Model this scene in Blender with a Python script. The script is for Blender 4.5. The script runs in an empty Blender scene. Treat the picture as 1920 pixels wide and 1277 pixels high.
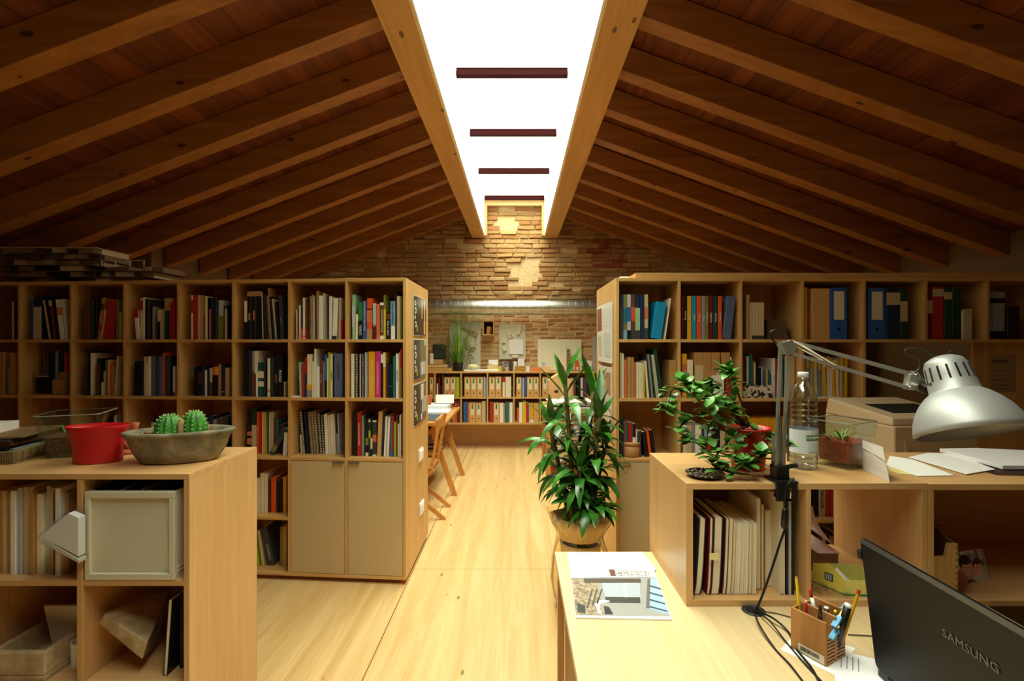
import bpy, bmesh, math, random
from mathutils import Vector, Matrix
C = bpy.context.scene.collection
R = math.radians
F, CX, CY, H = 940.0, 970.0, 644.0, 1.5        # focal length in px, vanishing point, eye height

# ---------------------------------------------------------------- camera
cam = bpy.data.cameras.new('camera'); camo = bpy.data.objects.new('camera', cam); C.objects.link(camo)
camo.location = (0, 0, H); camo.rotation_euler = (R(90), 0, 0)
cam.sensor_width = 36; cam.lens = F / 1920 * 36
cam.shift_x = (960 - CX) / 1920; cam.shift_y = (CY - 638.5) / 1920
cam.clip_start = .02; cam.clip_end = 60
bpy.context.scene.camera = camo

# ---------------------------------------------------------------- light: daylight through the ridge skylight
w = bpy.data.worlds.new('sky'); bpy.context.scene.world = w; w.use_nodes = True
w.node_tree.nodes['Background'].inputs[0].default_value = (1.0, .95, .82, 1)
_n = w.node_tree.nodes; _l = w.node_tree.links            # sky strength steepened to darken the room's sides: bright overhead, dimmer towards horizon
_t = _n.new('ShaderNodeTexCoord'); _s = _n.new('ShaderNodeSeparateXYZ'); _m = _n.new('ShaderNodeMath'); _m.operation = 'MULTIPLY_ADD'; _m.use_clamp = False
_p = _n.new('ShaderNodeMath'); _p.operation = 'POWER'; _p.inputs[1].default_value = 2.4; _x = _n.new('ShaderNodeMath'); _x.operation = 'MAXIMUM'; _x.inputs[1].default_value = 0
_l.new(_t.outputs['Generated'], _s.inputs[0]); _l.new(_s.outputs['Z'], _x.inputs[0]); _l.new(_x.outputs[0], _p.inputs[0]); _l.new(_p.outputs[0], _m.inputs[0]); _m.inputs[1].default_value = 25.0; _m.inputs[2].default_value = 2.0
_l.new(_m.outputs[0], _n['Background'].inputs[1])
pl = bpy.data.lights.new('skylight_portal', 'AREA'); pl.shape = 'RECTANGLE'; pl.size = .9; pl.size_y = 7.9
pl.cycles.is_portal = True
po = bpy.data.objects.new('skylight_portal', pl); C.objects.link(po); po.location = (-.04, 3.42, 3.68)
# view transform and sampling
vs = bpy.context.scene.view_settings
vs.view_transform = 'Standard'; vs.look = 'None'; vs.exposure = 0.0; vs.gamma = 1; vs.use_curve_mapping = False
bpy.context.scene.cycles.max_bounces = 14; bpy.context.scene.cycles.diffuse_bounces = 8
bpy.context.scene.cycles.transparent_max_bounces = 16
bpy.context.scene.cycles.use_denoising = True
bpy.context.scene.cycles.sample_clamp_indirect = 6

# ---------------------------------------------------------------- helpers
def P(px, py, Y): return Vector(((px - CX) * Y / F, Y, H - (py - CY) * Y / F))
def PX(px, Y): return (px - CX) * Y / F
def PZ(py, Y): return H - (py - CY) * Y / F

class MB:
    def __init__(s): s.v = []; s.f = []; s.smooth = False; s.col = None
    def add(s, vs, fs):
        b = len(s.v); s.v += [Vector(v) for v in vs]; s.f += [tuple(i + b for i in f) for f in fs]; return s
    def box(s, x0, x1, y0, y1, z0, z1, M=None):
        vs = [Vector((x, y, z)) for z in (z0, z1) for y in (y0, y1) for x in (x0, x1)]
        if M is not None: vs = [M @ v for v in vs]
        return s.add(vs, [(0, 2, 3, 1), (4, 5, 7, 6), (0, 1, 5, 4), (2, 6, 7, 3), (0, 4, 6, 2), (1, 3, 7, 5)])
    def hexa(s, a):      # 8 points ordered as box
        return s.add(a, [(0, 2, 3, 1), (4, 5, 7, 6), (0, 1, 5, 4), (2, 6, 7, 3), (0, 4, 6, 2), (1, 3, 7, 5)])
    def lathe(s, prof, c=(0, 0, 0), n=24, sx=1, sy=1, M=None, cap0=True, cap1=True, wob=None):
        b = len(s.v); c = Vector(c)
        for k, (r, z) in enumerate(prof):
            for i in range(n):
                a = 2 * math.pi * i / n; rr = r * (wob(a, z) if wob else 1)
                v = Vector((rr * sx * math.cos(a), rr * sy * math.sin(a), z))
                if M is not None: v = M @ v
                s.v.append(v + c)
        for k in range(len(prof) - 1):
            for i in range(n):
                j = (i + 1) % n
                s.f.append((b + k * n + i, b + k * n + j, b + (k + 1) * n + j, b + (k + 1) * n + i))
        if cap0: s.f.append(tuple(b + i for i in range(n))[::-1])
        if cap1: s.f.append(tuple(b + (len(prof) - 1) * n + i for i in range(n)))
        return s
    def tube(s, pts, r, n=8):
        pts = [Vector(p) for p in pts]; b = len(s.v); m = len(pts); up = None
        for k, p in enumerate(pts):
            t = (pts[min(k + 1, m - 1)] - pts[max(k - 1, 0)]).normalized()
            if up is None:
                up = Vector((0, 0, 1)) if abs(t.z) < .9 else Vector((1, 0, 0))
            u = (up - t * up.dot(t)).normalized(); up = u; q = t.cross(u)
            rr = r[k] if isinstance(r, (list, tuple)) else r
            for i in range(n):
                a = 2 * math.pi * i / n; s.v.append(p + (u * math.cos(a) + q * math.sin(a)) * rr)
        for k in range(m - 1):
            for i in range(n):
                j = (i + 1) % n; s.f.append((b + k * n + i, b + k * n + j, b + (k + 1) * n + j, b + (k + 1) * n + i))
        s.f.append(tuple(b + i for i in range(n))[::-1]); s.f.append(tuple(b + (m - 1) * n + i for i in range(n)))
        return s
    def bar(s, a, b_, w, h):                      # straight square bar
        a = Vector(a); b_ = Vector(b_); t = (b_ - a).normalized()
        up = Vector((0, 0, 1)) if abs(t.z) < .95 else Vector((0, 1, 0))
        x = t.cross(up).normalized(); y = x.cross(t)
        vs = [p + x * sx * w / 2 + y * sy * h / 2 for p in (a, b_) for sy in (-1, 1) for sx in (-1, 1)]
        return s.add(vs, [(0, 2, 3, 1), (4, 5, 7, 6), (0, 1, 5, 4), (2, 6, 7, 3), (0, 4, 6, 2), (1, 3, 7, 5)])
    def quad(s, a, b, c, d): return s.add([a, b, c, d], [(0, 1, 2, 3)])
    def sheet(s, pts, t):                         # flat polygon pts (ordered) given thickness t along its normal
        pts = [Vector(p) for p in pts]; n = (pts[1] - pts[0]).cross(pts[2] - pts[1]).normalized() * t; k = len(pts)
        s.add(pts + [p + n for p in pts], [tuple(range(k))[::-1], tuple(range(k, 2 * k))] + [(i, (i + 1) % k, k + (i + 1) % k, k + i) for i in range(k)])
        return s
    def build(s, name, mat, parent=None, bevel=0, smooth=False, local=False, kind=None, sub=0, loc=None, solid=0):
        me = bpy.data.meshes.new(name); o = bpy.data.objects.new(name, me)
        off = Vector((0, 0, 0))
        if not local:
            p = parent
            while p is not None: off = off + p.location; p = p.parent
            if parent is None and loc is not None: off = Vector(loc); o.location = off
        me.from_pydata([v - off for v in s.v], [], s.f)
        for m in (mat if isinstance(mat, (list, tuple)) else [mat]): me.materials.append(m)
        bm = bmesh.new(); bm.from_mesh(me)
        bmesh.ops.recalc_face_normals(bm, faces=bm.faces) if len(bm.faces) < 200000 else None
        bm.to_mesh(me); bm.free()
        C.objects.link(o)
        if parent is not None: o.parent = parent
        if smooth:
            for p in me.polygons: p.use_smooth = True
        if solid:
            m = o.modifiers.new('solid', 'SOLIDIFY'); m.thickness = solid; m.offset = 0
        if bevel:
            m = o.modifiers.new('bevel', 'BEVEL'); m.width = bevel; m.segments = 2; m.limit_method = 'ANGLE'
        if sub:
            m = o.modifiers.new('sub', 'SUBSURF'); m.levels = sub; m.render_levels = sub
        if kind: o['kind'] = kind
        return o

def tag(o, label, cat, group=None, kind=None):
    o['label'] = label; o['category'] = cat
    if group: o['group'] = group
    if kind: o['kind'] = kind
    return o
def thing(name, label, cat, loc=(0, 0, 0), group=None, rz=0):
    o = bpy.data.objects.new(name, None); C.objects.link(o); o.location = loc; o.rotation_euler[2] = rz
    o.empty_display_size = .05
    return tag(o, label, cat, group)
def struct(name, mb, mat, parent=None, **k): return mb.build(name, mat, parent, kind=None if parent else 'structure', **k)

def text_mesh(txt, size, extr=.0004):
    cu = bpy.data.curves.new('t', 'FONT'); cu.body = txt; cu.size = size; cu.extrude = extr; cu.resolution_u = 2
    cu.align_x = 'CENTER'; cu.align_y = 'CENTER'
    o = bpy.data.objects.new('t', cu); C.objects.link(o)
    dg = bpy.context.evaluated_depsgraph_get()
    me = bpy.data.meshes.new_from_object(o.evaluated_get(dg)); bpy.data.objects.remove(o); return me
def text(txt, size, mat, parent, M, name='lettering', sx=1, sy=1):
    me = text_mesh(txt, size); me.transform(Matrix.Diagonal((sx, sy, 1, 1))); me.transform(M)
    me.materials.clear(); me.materials.append(mat)
    o = bpy.data.objects.new(name, me); C.objects.link(o); o.parent = parent; return o

# ---------------------------------------------------------------- materials
def srgb(h):
    if isinstance(h, str): h = [int(h.lstrip('#')[i:i + 2], 16) / 255 for i in (0, 2, 4)]
    return tuple(c / 12.92 if c <= .04045 else ((c + .055) / 1.055) ** 2.4 for c in h) + (1,)
_mats = {}
def mat(hexc, rough=.55, metal=0, name=None, spec=.5, **kw):
    key = (hexc, rough, metal, tuple(kw.items()))
    if key in _mats: return _mats[key]
    m = bpy.data.materials.new(name or 'paint'); m.use_nodes = True
    b = m.node_tree.nodes['Principled BSDF']
    b.inputs['Base Color'].default_value = srgb(hexc); b.inputs['Roughness'].default_value = rough
    b.inputs['Metallic'].default_value = metal; b.inputs['Specular IOR Level'].default_value = spec
    for k, v in kw.items(): b.inputs[k].default_value = v
    _mats[key] = m; return m
class NT:
    def __init__(s, name):
        s.m = bpy.data.materials.new(name); s.m.use_nodes = True; s.t = s.m.node_tree; s.n = s.t.nodes; s.b = s.n['Principled BSDF']
        s.tc = s.n.new('ShaderNodeTexCoord')
    def L(s, a, b): s.t.links.new(a, b)
    def N(s, t, **k):
        n = s.n.new('ShaderNode' + t)
        for a, v in k.items():
            if hasattr(n, a): setattr(n, a, v)
            else: n.inputs[a.replace('_', ' ')].default_value = v
        return n
    def mapping(s, scale, src=None, loc=(0, 0, 0)):
        m = s.n.new('ShaderNodeMapping'); m.inputs['Scale'].default_value = scale; m.inputs['Location'].default_value = loc
        s.L(src or s.tc.outputs['Object'], m.inputs[0]); return m.outputs[0]
    def math(s, op, a, b=None, c=None):
        n = s.n.new('ShaderNodeMath'); n.operation = op
        for i, v in enumerate((a, b, c)):
            if v is None: continue
            if isinstance(v, (int, float)): n.inputs[i].default_value = v
            else: s.L(v, n.inputs[i])
        return n.outputs[0]
    def mix(s, f, a, b, mode='MIX'):
        n = s.n.new('ShaderNodeMix'); n.data_type = 'RGBA'; n.blend_type = mode
        for i, v in ((0, f), (6, a), (7, b)):
            if isinstance(v, (int, float)): n.inputs[i].default_value = v
            elif isinstance(v, tuple): n.inputs[i].default_value = v
            else: s.L(v, n.inputs[i])
        return n.outputs[2]
    def ramp(s, src, stops):
        n = s.n.new('ShaderNodeValToRGB'); e = n.color_ramp.elements
        while len(e) < len(stops): e.new(.5)
        for x, (p, c) in zip(e, stops): x.position = p; x.color = c if isinstance(c, tuple) else srgb(c)
        s.L(src, n.inputs[0]); return n.outputs[0]
    def noise(s, vec, scale, detail=4, dist=0, rough=.5):
        n = s.n.new('ShaderNodeTexNoise'); n.inputs['Scale'].default_value = scale; n.inputs['Detail'].default_value = detail
        n.inputs['Distortion'].default_value = dist; n.inputs['Roughness'].default_value = rough; s.L(vec, n.inputs['Vector']); return n.outputs[0]
    def bump(s, h, strength=.2, dist=.01):
        n = s.n.new('ShaderNodeBump'); n.inputs['Strength'].default_value = strength; n.inputs['Distance'].default_value = dist
        s.L(h, n.inputs['Height']); s.L(n.outputs[0], s.b.inputs['Normal'])
    def color(s, c): s.L(c, s.b.inputs['Base Color'])

def wood(name, c1, c2, axis='X', knots=.035, rough=.5, dens=1.0, plank=0, pax='X', pvar=.12, seam=True, knotc='#3a1f10', seams=()):
    t = NT(name); ai = 'XYZ'.index(axis)
    sc = [9, 9, 9]; sc[ai] = .55
    n1 = t.noise(t.mapping(tuple(sc)), 1.6, 5, .8, .6)
    sc2 = [120, 120, 120]; sc2[ai] = 3
    n2 = t.noise(t.mapping(tuple(sc2)), 1.0, 3)
    c = t.ramp(n1, [(.35, c1), (.68, c2)])
    c = t.mix(.16, c, t.ramp(n2, [(.3, (.25, .2, .15, 1)), (.7, (1, 1, 1, 1))]), 'MULTIPLY')
    if knots:
        ks = [3.2 * dens] * 3; ks[ai] = 1.3 * dens
        v = t.n.new('ShaderNodeTexVoronoi'); t.L(t.mapping(tuple(ks), loc=(.37, .11, .53)), v.inputs['Vector']); v.inputs['Scale'].default_value = 1
        k1 = t.math('LESS_THAN', v.outputs['Distance'], knots * 1.0)
        k2 = t.math('SMOOTH_MIN', 1.0, t.math('MULTIPLY', t.math('MAXIMUM', t.math('SUBTRACT', knots * 3.2, v.outputs['Distance']), 0), 6 / (knots * 10)), .1)
        c = t.mix(t.math('MULTIPLY', k2, .45), c, srgb(c2))
        c = t.mix(t.math('MULTIPLY', k1, .8), c, srgb(knotc))
    sep = t.n.new('ShaderNodeSeparateXYZ'); t.L(t.tc.outputs['Object'], sep.inputs[0])
    if plank:
        q = t.math('DIVIDE', sep.outputs[pax], plank); fr = t.math('FRACT', q); fl = t.math('FLOOR', q)
        wn = t.n.new('ShaderNodeTexWhiteNoise'); wn.noise_dimensions = '1D'; t.L(fl, wn.inputs['W'])
        c = t.mix(1.0, c, t.ramp(wn.outputs[0], [(0, (1 - pvar, 1 - pvar * 1.1, 1 - pvar * 1.3, 1)), (1, (1, 1, 1, 1))]), 'MULTIPLY')
        if seam: c = t.mix(t.math('LESS_THAN', fr, .022), c, srgb('#241008'))
    for ax, pos, w_, cond in seams:
        f = t.math('LESS_THAN', t.math('ABSOLUTE', t.math('SUBTRACT', sep.outputs[ax], pos)), w_)
        if cond: f = t.math('MULTIPLY', f, t.math(cond[1], sep.outputs[cond[0]], cond[2]))
        c = t.mix(f, c, srgb('#5a3d1c'))
    t.color(c); t.b.inputs['Roughness'].default_value = rough
    t.bump(n2, .08, .002)
    return t.m

PINE = {a: wood('pine_' + a, '#deb372', '#cc9a56', a, .045, .45) for a in 'XYZ'}
BIRCH = {a: wood('melamine_' + a, '#dbb07a', '#cfa066', a, 0, .35) for a in 'XYZ'}
RAFT = wood('rafter_wood', '#b97a3a', '#9c622c', 'X', .085, .5, 2.0)
RIDGE = wood('ridge_wood', '#e0ad68', '#cf9850', 'Y', .075, .5, 2.0)
DECK = wood('deck_wood', '#985024', '#6c3414', 'Y', .06, .5, 1.6, plank=.14, pax='X', pvar=.3)
FLOOR = wood('floor_wood', '#e6c48a', '#d8ae6c', 'Y', .06, .42, 2.6, plank=.052, pax='X', pvar=.10, seam=False, knotc='#6b4a25',
             seams=[('X', -.69, .0022, None), ('X', -1.92, .0015, None), ('X', .56, .002, None), ('Y', 3.33, .0015, ('X', 'GREATER_THAN', -.69)), ('Y', 5.6, .001, ('X', 'LESS_THAN', -.69))])
MDF = mat('#c3ad80', .7, name='mdf'); WHITE = mat('#f2efe6', .5, name='white_paint'); BLACK = mat('#0d0d0f', .4, name='black_plastic')
PAPER = mat('#f3f2ee', .75, name='paper'); PAGES = mat('#e6dcc2', .85, name='book_pages'); STEEL = mat('#b9b9b4', .3, 1, name='steel')
PLASTER = mat('#7a5f42', .9, name='plaster')
def glass(name, tint='#ffffff', rough=0.0, fac=.12, ior=1.45):
    t = NT(name); n = t.n; tr = n.new('ShaderNodeBsdfTransparent'); tr.inputs[0].default_value = srgb(tint)
    gl = n.new('ShaderNodeBsdfGlossy'); gl.inputs['Roughness'].default_value = rough; lw = n.new('ShaderNodeLayerWeight'); lw.inputs[0].default_value = .5
    mx = n.new('ShaderNodeMixShader'); t.L(t.math('ADD', t.math('MULTIPLY', t.math('POWER', lw.outputs['Facing'], 5), .9), fac * .3), mx.inputs[0])
    t.L(tr.outputs[0], mx.inputs[1]); t.L(gl.outputs[0], mx.inputs[2])
    t.L(mx.outputs[0], n['Material Output'].inputs[0]); return t.m
GLASS = glass('clear_glass', '#f5faf5')

# ---------------------------------------------------------------- the room
XL, XLN, XR, YB, YF = -3.6, -5.2, 3.9, 7.5, -3.0
BLo, BLi, BRi, BRo = -.67, -.495, .41, .60         # ridge beams, outer and inner faces
ZB = 3.07; ZS = 3.62
def zl(x): return 3.40 - .385 * (BLo - x)
def zr(x): return 3.40 - .365 * (x - BRo)
struct('floor', MB().box(XLN - .1, XR + .1, YF - .1, YB + .2, -.06, 0), FLOOR)
T = .182
m = MB(); y0, y1 = YF - .1, YB + .2
m.hexa([(XLN - .1, y0, zl(XLN - .1) + T), (BLi - .02, y0, zl(BLi - .02) + T), (XLN - .1, y1, zl(XLN - .1) + T), (BLi - .02, y1, zl(BLi - .02) + T),
        (XLN - .1, y0, zl(XLN - .1) + T + .05), (BLi - .02, y0, zl(BLi) + T + .05), (XLN - .1, y1, zl(XLN - .1) + T + .05), (BLi - .02, y1, zl(BLi) + T + .05)])
struct('ceiling', m, DECK)
m = MB()
m.hexa([(BRi + .02, y0, zr(BRi) + T), (XR + .1, y0, zr(XR + .1) + T), (BRi + .02, y1, zr(BRi) + T), (XR + .1, y1, zr(XR + .1) + T),
        (BRi + .02, y0, zr(BRi) + T + .05), (XR + .1, y0, zr(XR + .1) + T + .05), (BRi + .02, y1, zr(BRi) + T + .05), (XR + .1, y1, zr(XR + .1) + T + .05)])
struct('ceiling', m, DECK)
# ridge beams and rafters, each its own timber
struct('ridge_beam', MB().box(BLo, BLi, YF, YB - .02, ZB, ZB + .42), RIDGE, bevel=.004)
struct('ridge_beam', MB().box(BRi, BRo, YF, YB - .02, ZB, ZB + .42), RIDGE, bevel=.004)
k = 0
while True:
    yf = 7.46 - .562 * k; k += 1
    if yf < YF + .3: break
    yn = yf - .12
    xe = XL + .02 if yn > 4.9 else XLN
    struct('rafter_beam', MB().hexa([(xe, yn, zl(xe)), (BLo + .005, yn, zl(BLo)), (xe, yf, zl(xe)), (BLo + .005, yf, zl(BLo)),
                                (xe, yn, zl(xe) + T), (BLo + .005, yn, zl(BLo) + T), (xe, yf, zl(xe) + T), (BLo + .005, yf, zl(BLo) + T)]), RAFT, bevel=.004)
    xe = XR
    struct('rafter_beam', MB().hexa([(BRo - .005, yn, zr(BRo)), (xe, yn, zr(xe)), (BRo - .005, yf, zr(BRo)), (xe, yf, zr(xe)),
                                (BRo - .005, yn, zr(BRo) + T), (xe, yn, zr(xe) + T), (BRo - .005, yf, zr(BRo) + T), (xe, yf, zr(xe) + T)]), RAFT, bevel=.004)
# skylight shaft
SK0 = -.55
struct('trim_1', MB().box(BLi + .001, BLi + .014, SK0, YB - .1, ZB + .01, ZS + .02), WHITE)
struct('trim_2', MB().box(BRi - .014, BRi - .001, SK0, YB - .1, ZB + .01, ZS + .02), WHITE)
struct('trim_3', MB().box(BLi - .02, BRi + .02, YF - .1, SK0 - .01, ZS - .05, ZS + .05), DECK)  # unseen closing board, shortens the skylight to darken the near ceiling
REDP = mat('#2e0408', .8, name='red_oxide_paint', spec=.1)
ybars = [3.96 + 1.127 * i for i in range(-3, 4)]
ybars[-1] = 7.36
for i, yb in enumerate(ybars):
    wd = struct('window_%d' % (i + 1), MB().box(BLi + .02, BRi - .02, (ybars[i - 1] if i else SK0) + .03, yb - .03, ZS + .03, ZS + .038), GLASS)
    MB().box(BLi + .015, BRi - .015, yb - .03, yb + .03, ZS - .012, ZS + .045).build('frame', REDP, wd)
struct('trim_4', MB().box(BLi + .014, BRi - .014, 7.37, 7.43, ZS - .09, ZS + .05).box(BLi + .014, BRi - .014, 7.43, 7.6, ZS + .03, ZS + .05), BIRCH['X'])
struct('trim_5', MB().box(BLi + .014, BLi + .05, 7.37, 7.43, ZB + .02, ZS - .09), BIRCH['Z'])
struct('trim_6', MB().box(BRi - .05, BRi - .014, 7.37, 7.43, ZB + .02, ZS - .09), BIRCH['Z'])
# side, rear walls
struct('wall_left', MB().box(XL - .1, XL, 4.93, YB, 0, zl(XL) + T), PLASTER)
struct('wall_left', MB().box(XLN, XL - .1, 4.93, 5.03, 0, 2.46), PLASTER)
struct('wall_left', MB().box(XLN - .1, XLN, YF, 5.03, 0, 2.1), PLASTER)
struct('wall_right', MB().box(XR, XR + .1, YF, YB, 0, zr(XR) + T), PLASTER)
struct('wall_rear', MB().box(XLN, XR, YF - .1, YF, 0, 3.9), PLASTER)
# brick gable wall
rnd = random.Random(4)
def brick_mat():
    t = NT('old_brick'); a = t.n.new('ShaderNodeVertexColor'); a.layer_name = 'tone'
    n = t.noise(t.mapping((14, 14, 22)), 2, 6, 0, .7)
    c = t.mix(.75, a.outputs[0], t.ramp(n, [(.3, (.55, .47, .38, 1)), (.75, (1.0, 1.0, 1.0, 1))]), 'MULTIPLY')
    n2 = t.noise(t.mapping((1.1, 1.1, 1.6)), 1.5, 4)
    c = t.mix(t.math('MULTIPLY', t.math('GREATER_THAN', n2, .6), .18), c, srgb('#d8c49a'))
    t.color(c); t.b.inputs['Roughness'].default_value = .9; t.bump(n, .7, .012); return t.m
BRICK = brick_mat()
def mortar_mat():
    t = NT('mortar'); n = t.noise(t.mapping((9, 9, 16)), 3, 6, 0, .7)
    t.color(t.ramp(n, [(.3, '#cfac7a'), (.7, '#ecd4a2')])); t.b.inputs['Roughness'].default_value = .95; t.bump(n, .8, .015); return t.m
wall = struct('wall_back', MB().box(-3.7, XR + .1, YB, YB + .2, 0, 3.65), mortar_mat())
m = MB(); tones = []
z = 1.02
while z < 3.6:
    hgt = rnd.uniform(.05, .058) if z > 2.02 else rnd.uniform(.042, .05); x = -3.6 + rnd.uniform(-.2, 0)
    rough_ = z > 2.02
    while x < XR:
        L_ = rnd.choice([.25, .27, .26, .14, .2]) * rnd.uniform(.9, 1.1)
        top = z + hgt
        hide = (z > zl(x) + .3 and x < BLo - .3) or (z > zr(x) + .3 and x > BRo + .3)
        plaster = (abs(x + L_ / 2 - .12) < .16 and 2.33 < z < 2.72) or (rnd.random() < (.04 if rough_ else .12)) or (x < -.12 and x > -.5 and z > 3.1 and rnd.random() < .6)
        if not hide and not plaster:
            pr = rnd.uniform(.018, .045) if rough_ else rnd.uniform(.001, .006)
            j = [rnd.uniform(-.008, .008) for _ in range(8)]
            g = .008 if rough_ else .014
            b0 = [(x + j[0], YB - pr, z + j[1]), (x + L_ - g * 2 + j[2], YB - pr - j[3], z + j[4]), (x, YB + .02, z), (x + L_ - g, YB + .02, z),
                  (x + j[5], YB - pr + j[3], top + j[6]), (x + L_ - g * 2 - j[0], YB - pr, top - j[1]), (x, YB + .02, top), (x + L_ - g, YB + .02, top)]
            m.hexa(b0)
            if rough_:
                cc = rnd.choice(['#c69a64', '#bd8e58', '#cca26c', '#b98850', '#c79c66', '#d2ac76', '#b98456', '#b3925f'])
                if 1.0 < x < 1.5 and 2.6 < z < 3.0: cc = '#a9532f'
            else: cc = rnd.choice(['#d69a68', '#d0905e', '#dcaa76', '#d9b07c', '#e2be88', '#cf8c5a'])
            tones += [srgb(cc)] * 6
        x += L_
    z += hgt + (rnd.uniform(.012, .017) if z > 2.02 else rnd.uniform(.018, .026))
br = m.build('brick_facing', BRICK, wall)
at = br.data.color_attributes.new('tone', 'FLOAT_COLOR', 'CORNER')
li = 0
for p_ in br.data.polygons:
    for l in p_.loop_indices: at.data[l].color = tones[p_.index]
bv = br.modifiers.new('bevel', 'BEVEL'); bv.width = .011; bv.segments = 3
# ---------------------------------------------------------------- the two tall bookcases
ORD = ['first', 'second', 'third', 'fourth', 'fifth', 'sixth', 'seventh', 'eighth', 'ninth', 'tenth', 'eleventh', 'twelfth', 'thirteenth',
       'fourteenth', 'fifteenth', 'sixteenth', 'seventeenth', 'eighteenth', 'nineteenth', 'twentieth', 'twenty-first', 'twenty-second', 'twenty-third']
KSH = .08; YL = 3.11; XA = -.70; PL = .3715         # left bookcase: front recedes slightly towards the far end
YR = 3.12; XB = .624; PR = .3844
ZT = [1.908, 1.526, 1.158, .782, .40, .05]           # shelf tops
BD = .76; CDp = .36; TH = .019
def yfront(x): return YL + KSH * (XA - x)
def shear(mb):
    for v in mb.v: v.y += KSH * (XA - v.x)
    return mb
bl = thing('bookcase', 'tall pine bookcase of square cells, end panel covered with architecture posters', 'bookcase', (XA, YL, 0))
NL = 9
def lp(mb, name, m, parent=None, **k): return shear(mb).build(name, m, parent or bl, **k)
xl_end = XA - PL * NL
lp(MB().box(XA - .0095, XA + .0095, YL, YL + BD, .03, ZT[0] - TH), 'end_panel', PINE['Z'], bevel=.001)
lp(MB().box(xl_end, XA + .0095, YL, YL + BD, ZT[0] - TH, ZT[0]), 'top_board', PINE['X'], bevel=.001)
lp(MB().box(xl_end, XA - .01, YL, YL + CDp, ZT[5] - TH, ZT[5]), 'bottom_board', PINE['X'], bevel=.001)
lp(MB().box(xl_end, XA - .01, YL + CDp, YL + CDp + .012, .03, ZT[0] - TH), 'back_panel', PINE['X'])
lp(MB().box(xl_end, XA - .01, YL + BD - .02, YL + BD - .002, .03, ZT[0] - TH), 'rear_panel', PINE['X'])
lp(MB().box(xl_end + .05, XA - .04, YL + .03, YL + BD - .05, 0, .031), 'plinth', wood('plinth_wood', '#9c5a2a', '#7d4420', 'X', 0))
for i in range(1, NL + 1):
    x = XA - PL * i
    lp(MB().box(x - .0085, x + .0085, YL + .0008, YL + CDp, ZT[5], ZT[0] - TH), 'divider', PINE['Z'], bevel=.001)
for i in range(NL):
    for r in (1, 2, 3, 4):
        if r == 4 and i < 2: continue
        lp(MB().box(XA - PL * (i + 1) + .009, XA - PL * i - .009, YL + .001, YL + CDp, ZT[r] - TH, ZT[r]), 'shelf', PINE['X'], bevel=.001)
for i in (0, 1):
    x0, x1 = XA - PL * (i + 1) + .011, XA - PL * i - .012
    d = lp(MB().box(x0, x1, YL + .003, YL + .021, ZT[5] + .003, ZT[3] - TH - .004), 'door', MDF, bevel=.001)
    hx = x1 - .075 if i == 1 else x0 + .002
    lp(MB().box(hx, hx + .072, YL - .012, YL + .004, ZT[3] - TH - .017, ZT[3] - TH - .006), 'handle', STEEL, d, bevel=.002)

brt = thing('bookcase', 'tall pine bookcase beside the leafy plant, with bridge of binders over the printer', 'bookcase', (XB, YR, 0))
NR = 9; NC = 4
def rp(mb, name, m, parent=None, **k): return mb.build(name, m, parent or brt, **k)
xr_end = XB + PR * NR
rp(MB().box(XB - .0095, XB + .0095, YR, YR + BD, .03, ZT[0] - TH), 'end_panel', PINE['Z'], bevel=.001)
rp(MB().box(XB - .0095, xr_end, YR, YR + BD, ZT[0] - TH, ZT[0]), 'top_board', PINE['X'], bevel=.001)
rp(MB().box(XB + .01, XB + PR * NC, YR, YR + CDp, ZT[5] - TH, ZT[5]), 'bottom_board', PINE['X'], bevel=.001)
rp(MB().box(XB + .01, XB + PR * NC, YR + CDp, YR + CDp + .012, .03, ZT[0] - TH), 'back_panel', PINE['Z'])
rp(MB().box(XB + PR * NC, xr_end, YR + CDp, YR + CDp + .012, ZT[1] - TH, ZT[0] - TH), 'back_panel', PINE['X'])
rp(MB().box(XB + .01, XB + PR * NC, YR + BD - .02, YR + BD - .002, .03, ZT[0] - TH), 'rear_panel', PINE['X'])
rp(MB().box(XB + .04, XB + PR * NC - .04, YR + .03, YR + BD - .05, 0, .031), 'plinth', wood('plinth_wood', '#9c5a2a', '#7d4420', 'X', 0))
for j in range(1, NR + 1):
    x = XB + PR * j
    rp(MB().box(x - .0085, x + .0085, YR + .0008, YR + CDp, ZT[5] if j <= NC else ZT[1] - TH, ZT[0] - TH), 'divider', PINE['Z'], bevel=.001)
for j in range(NR):
    for r in (1, 2, 3, 4):
        if (j >= NC and r > 1) or (r == 4 and j < 1): continue
        rp(MB().box(XB + PR * j + .009, XB + PR * (j + 1) - .009, YR + .001, YR + CDp, ZT[r] - TH, ZT[r]), 'shelf', PINE['X'], bevel=.001)
d = rp(MB().box(XB + .011, XB + PR - .011, YR + .003, YR + .021, ZT[5] + .003, ZT[3] - TH - .004), 'door', MDF, bevel=.001)
rp(MB().box(XB + .012, XB + .08, YR - .012, YR + .004, ZT[3] - TH - .017, ZT[3] - TH - .006), 'handle', STEEL, d, bevel=.002)
rp(MB().box(XB + PR * 6 - .02, xr_end, YR + .08, YR + .1, .0, ZT[1] - TH), 'closing_panel', PINE['Z'])
# long plank lying on the right bookcase
o = MB().box(.74, xr_end, YR + .02, YR + .22, ZT[0] + .001, ZT[0] + .034).build('plank', PINE['X'], bevel=.002, loc=(.74, YR, ZT[0]))
tag(o, 'long pine plank lying flat on top of the bookcase beside the leafy plant', 'plank')
o = MB().box(.66, .72, YR + .1, YR + .2, ZT[0] + .001, ZT[0] + .022).build('small_box', WHITE, bevel=.004, loc=(.69, YR + .1, ZT[0]))
tag(o, 'small white box next to the plank end on top of the bookcase', 'box')

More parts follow.
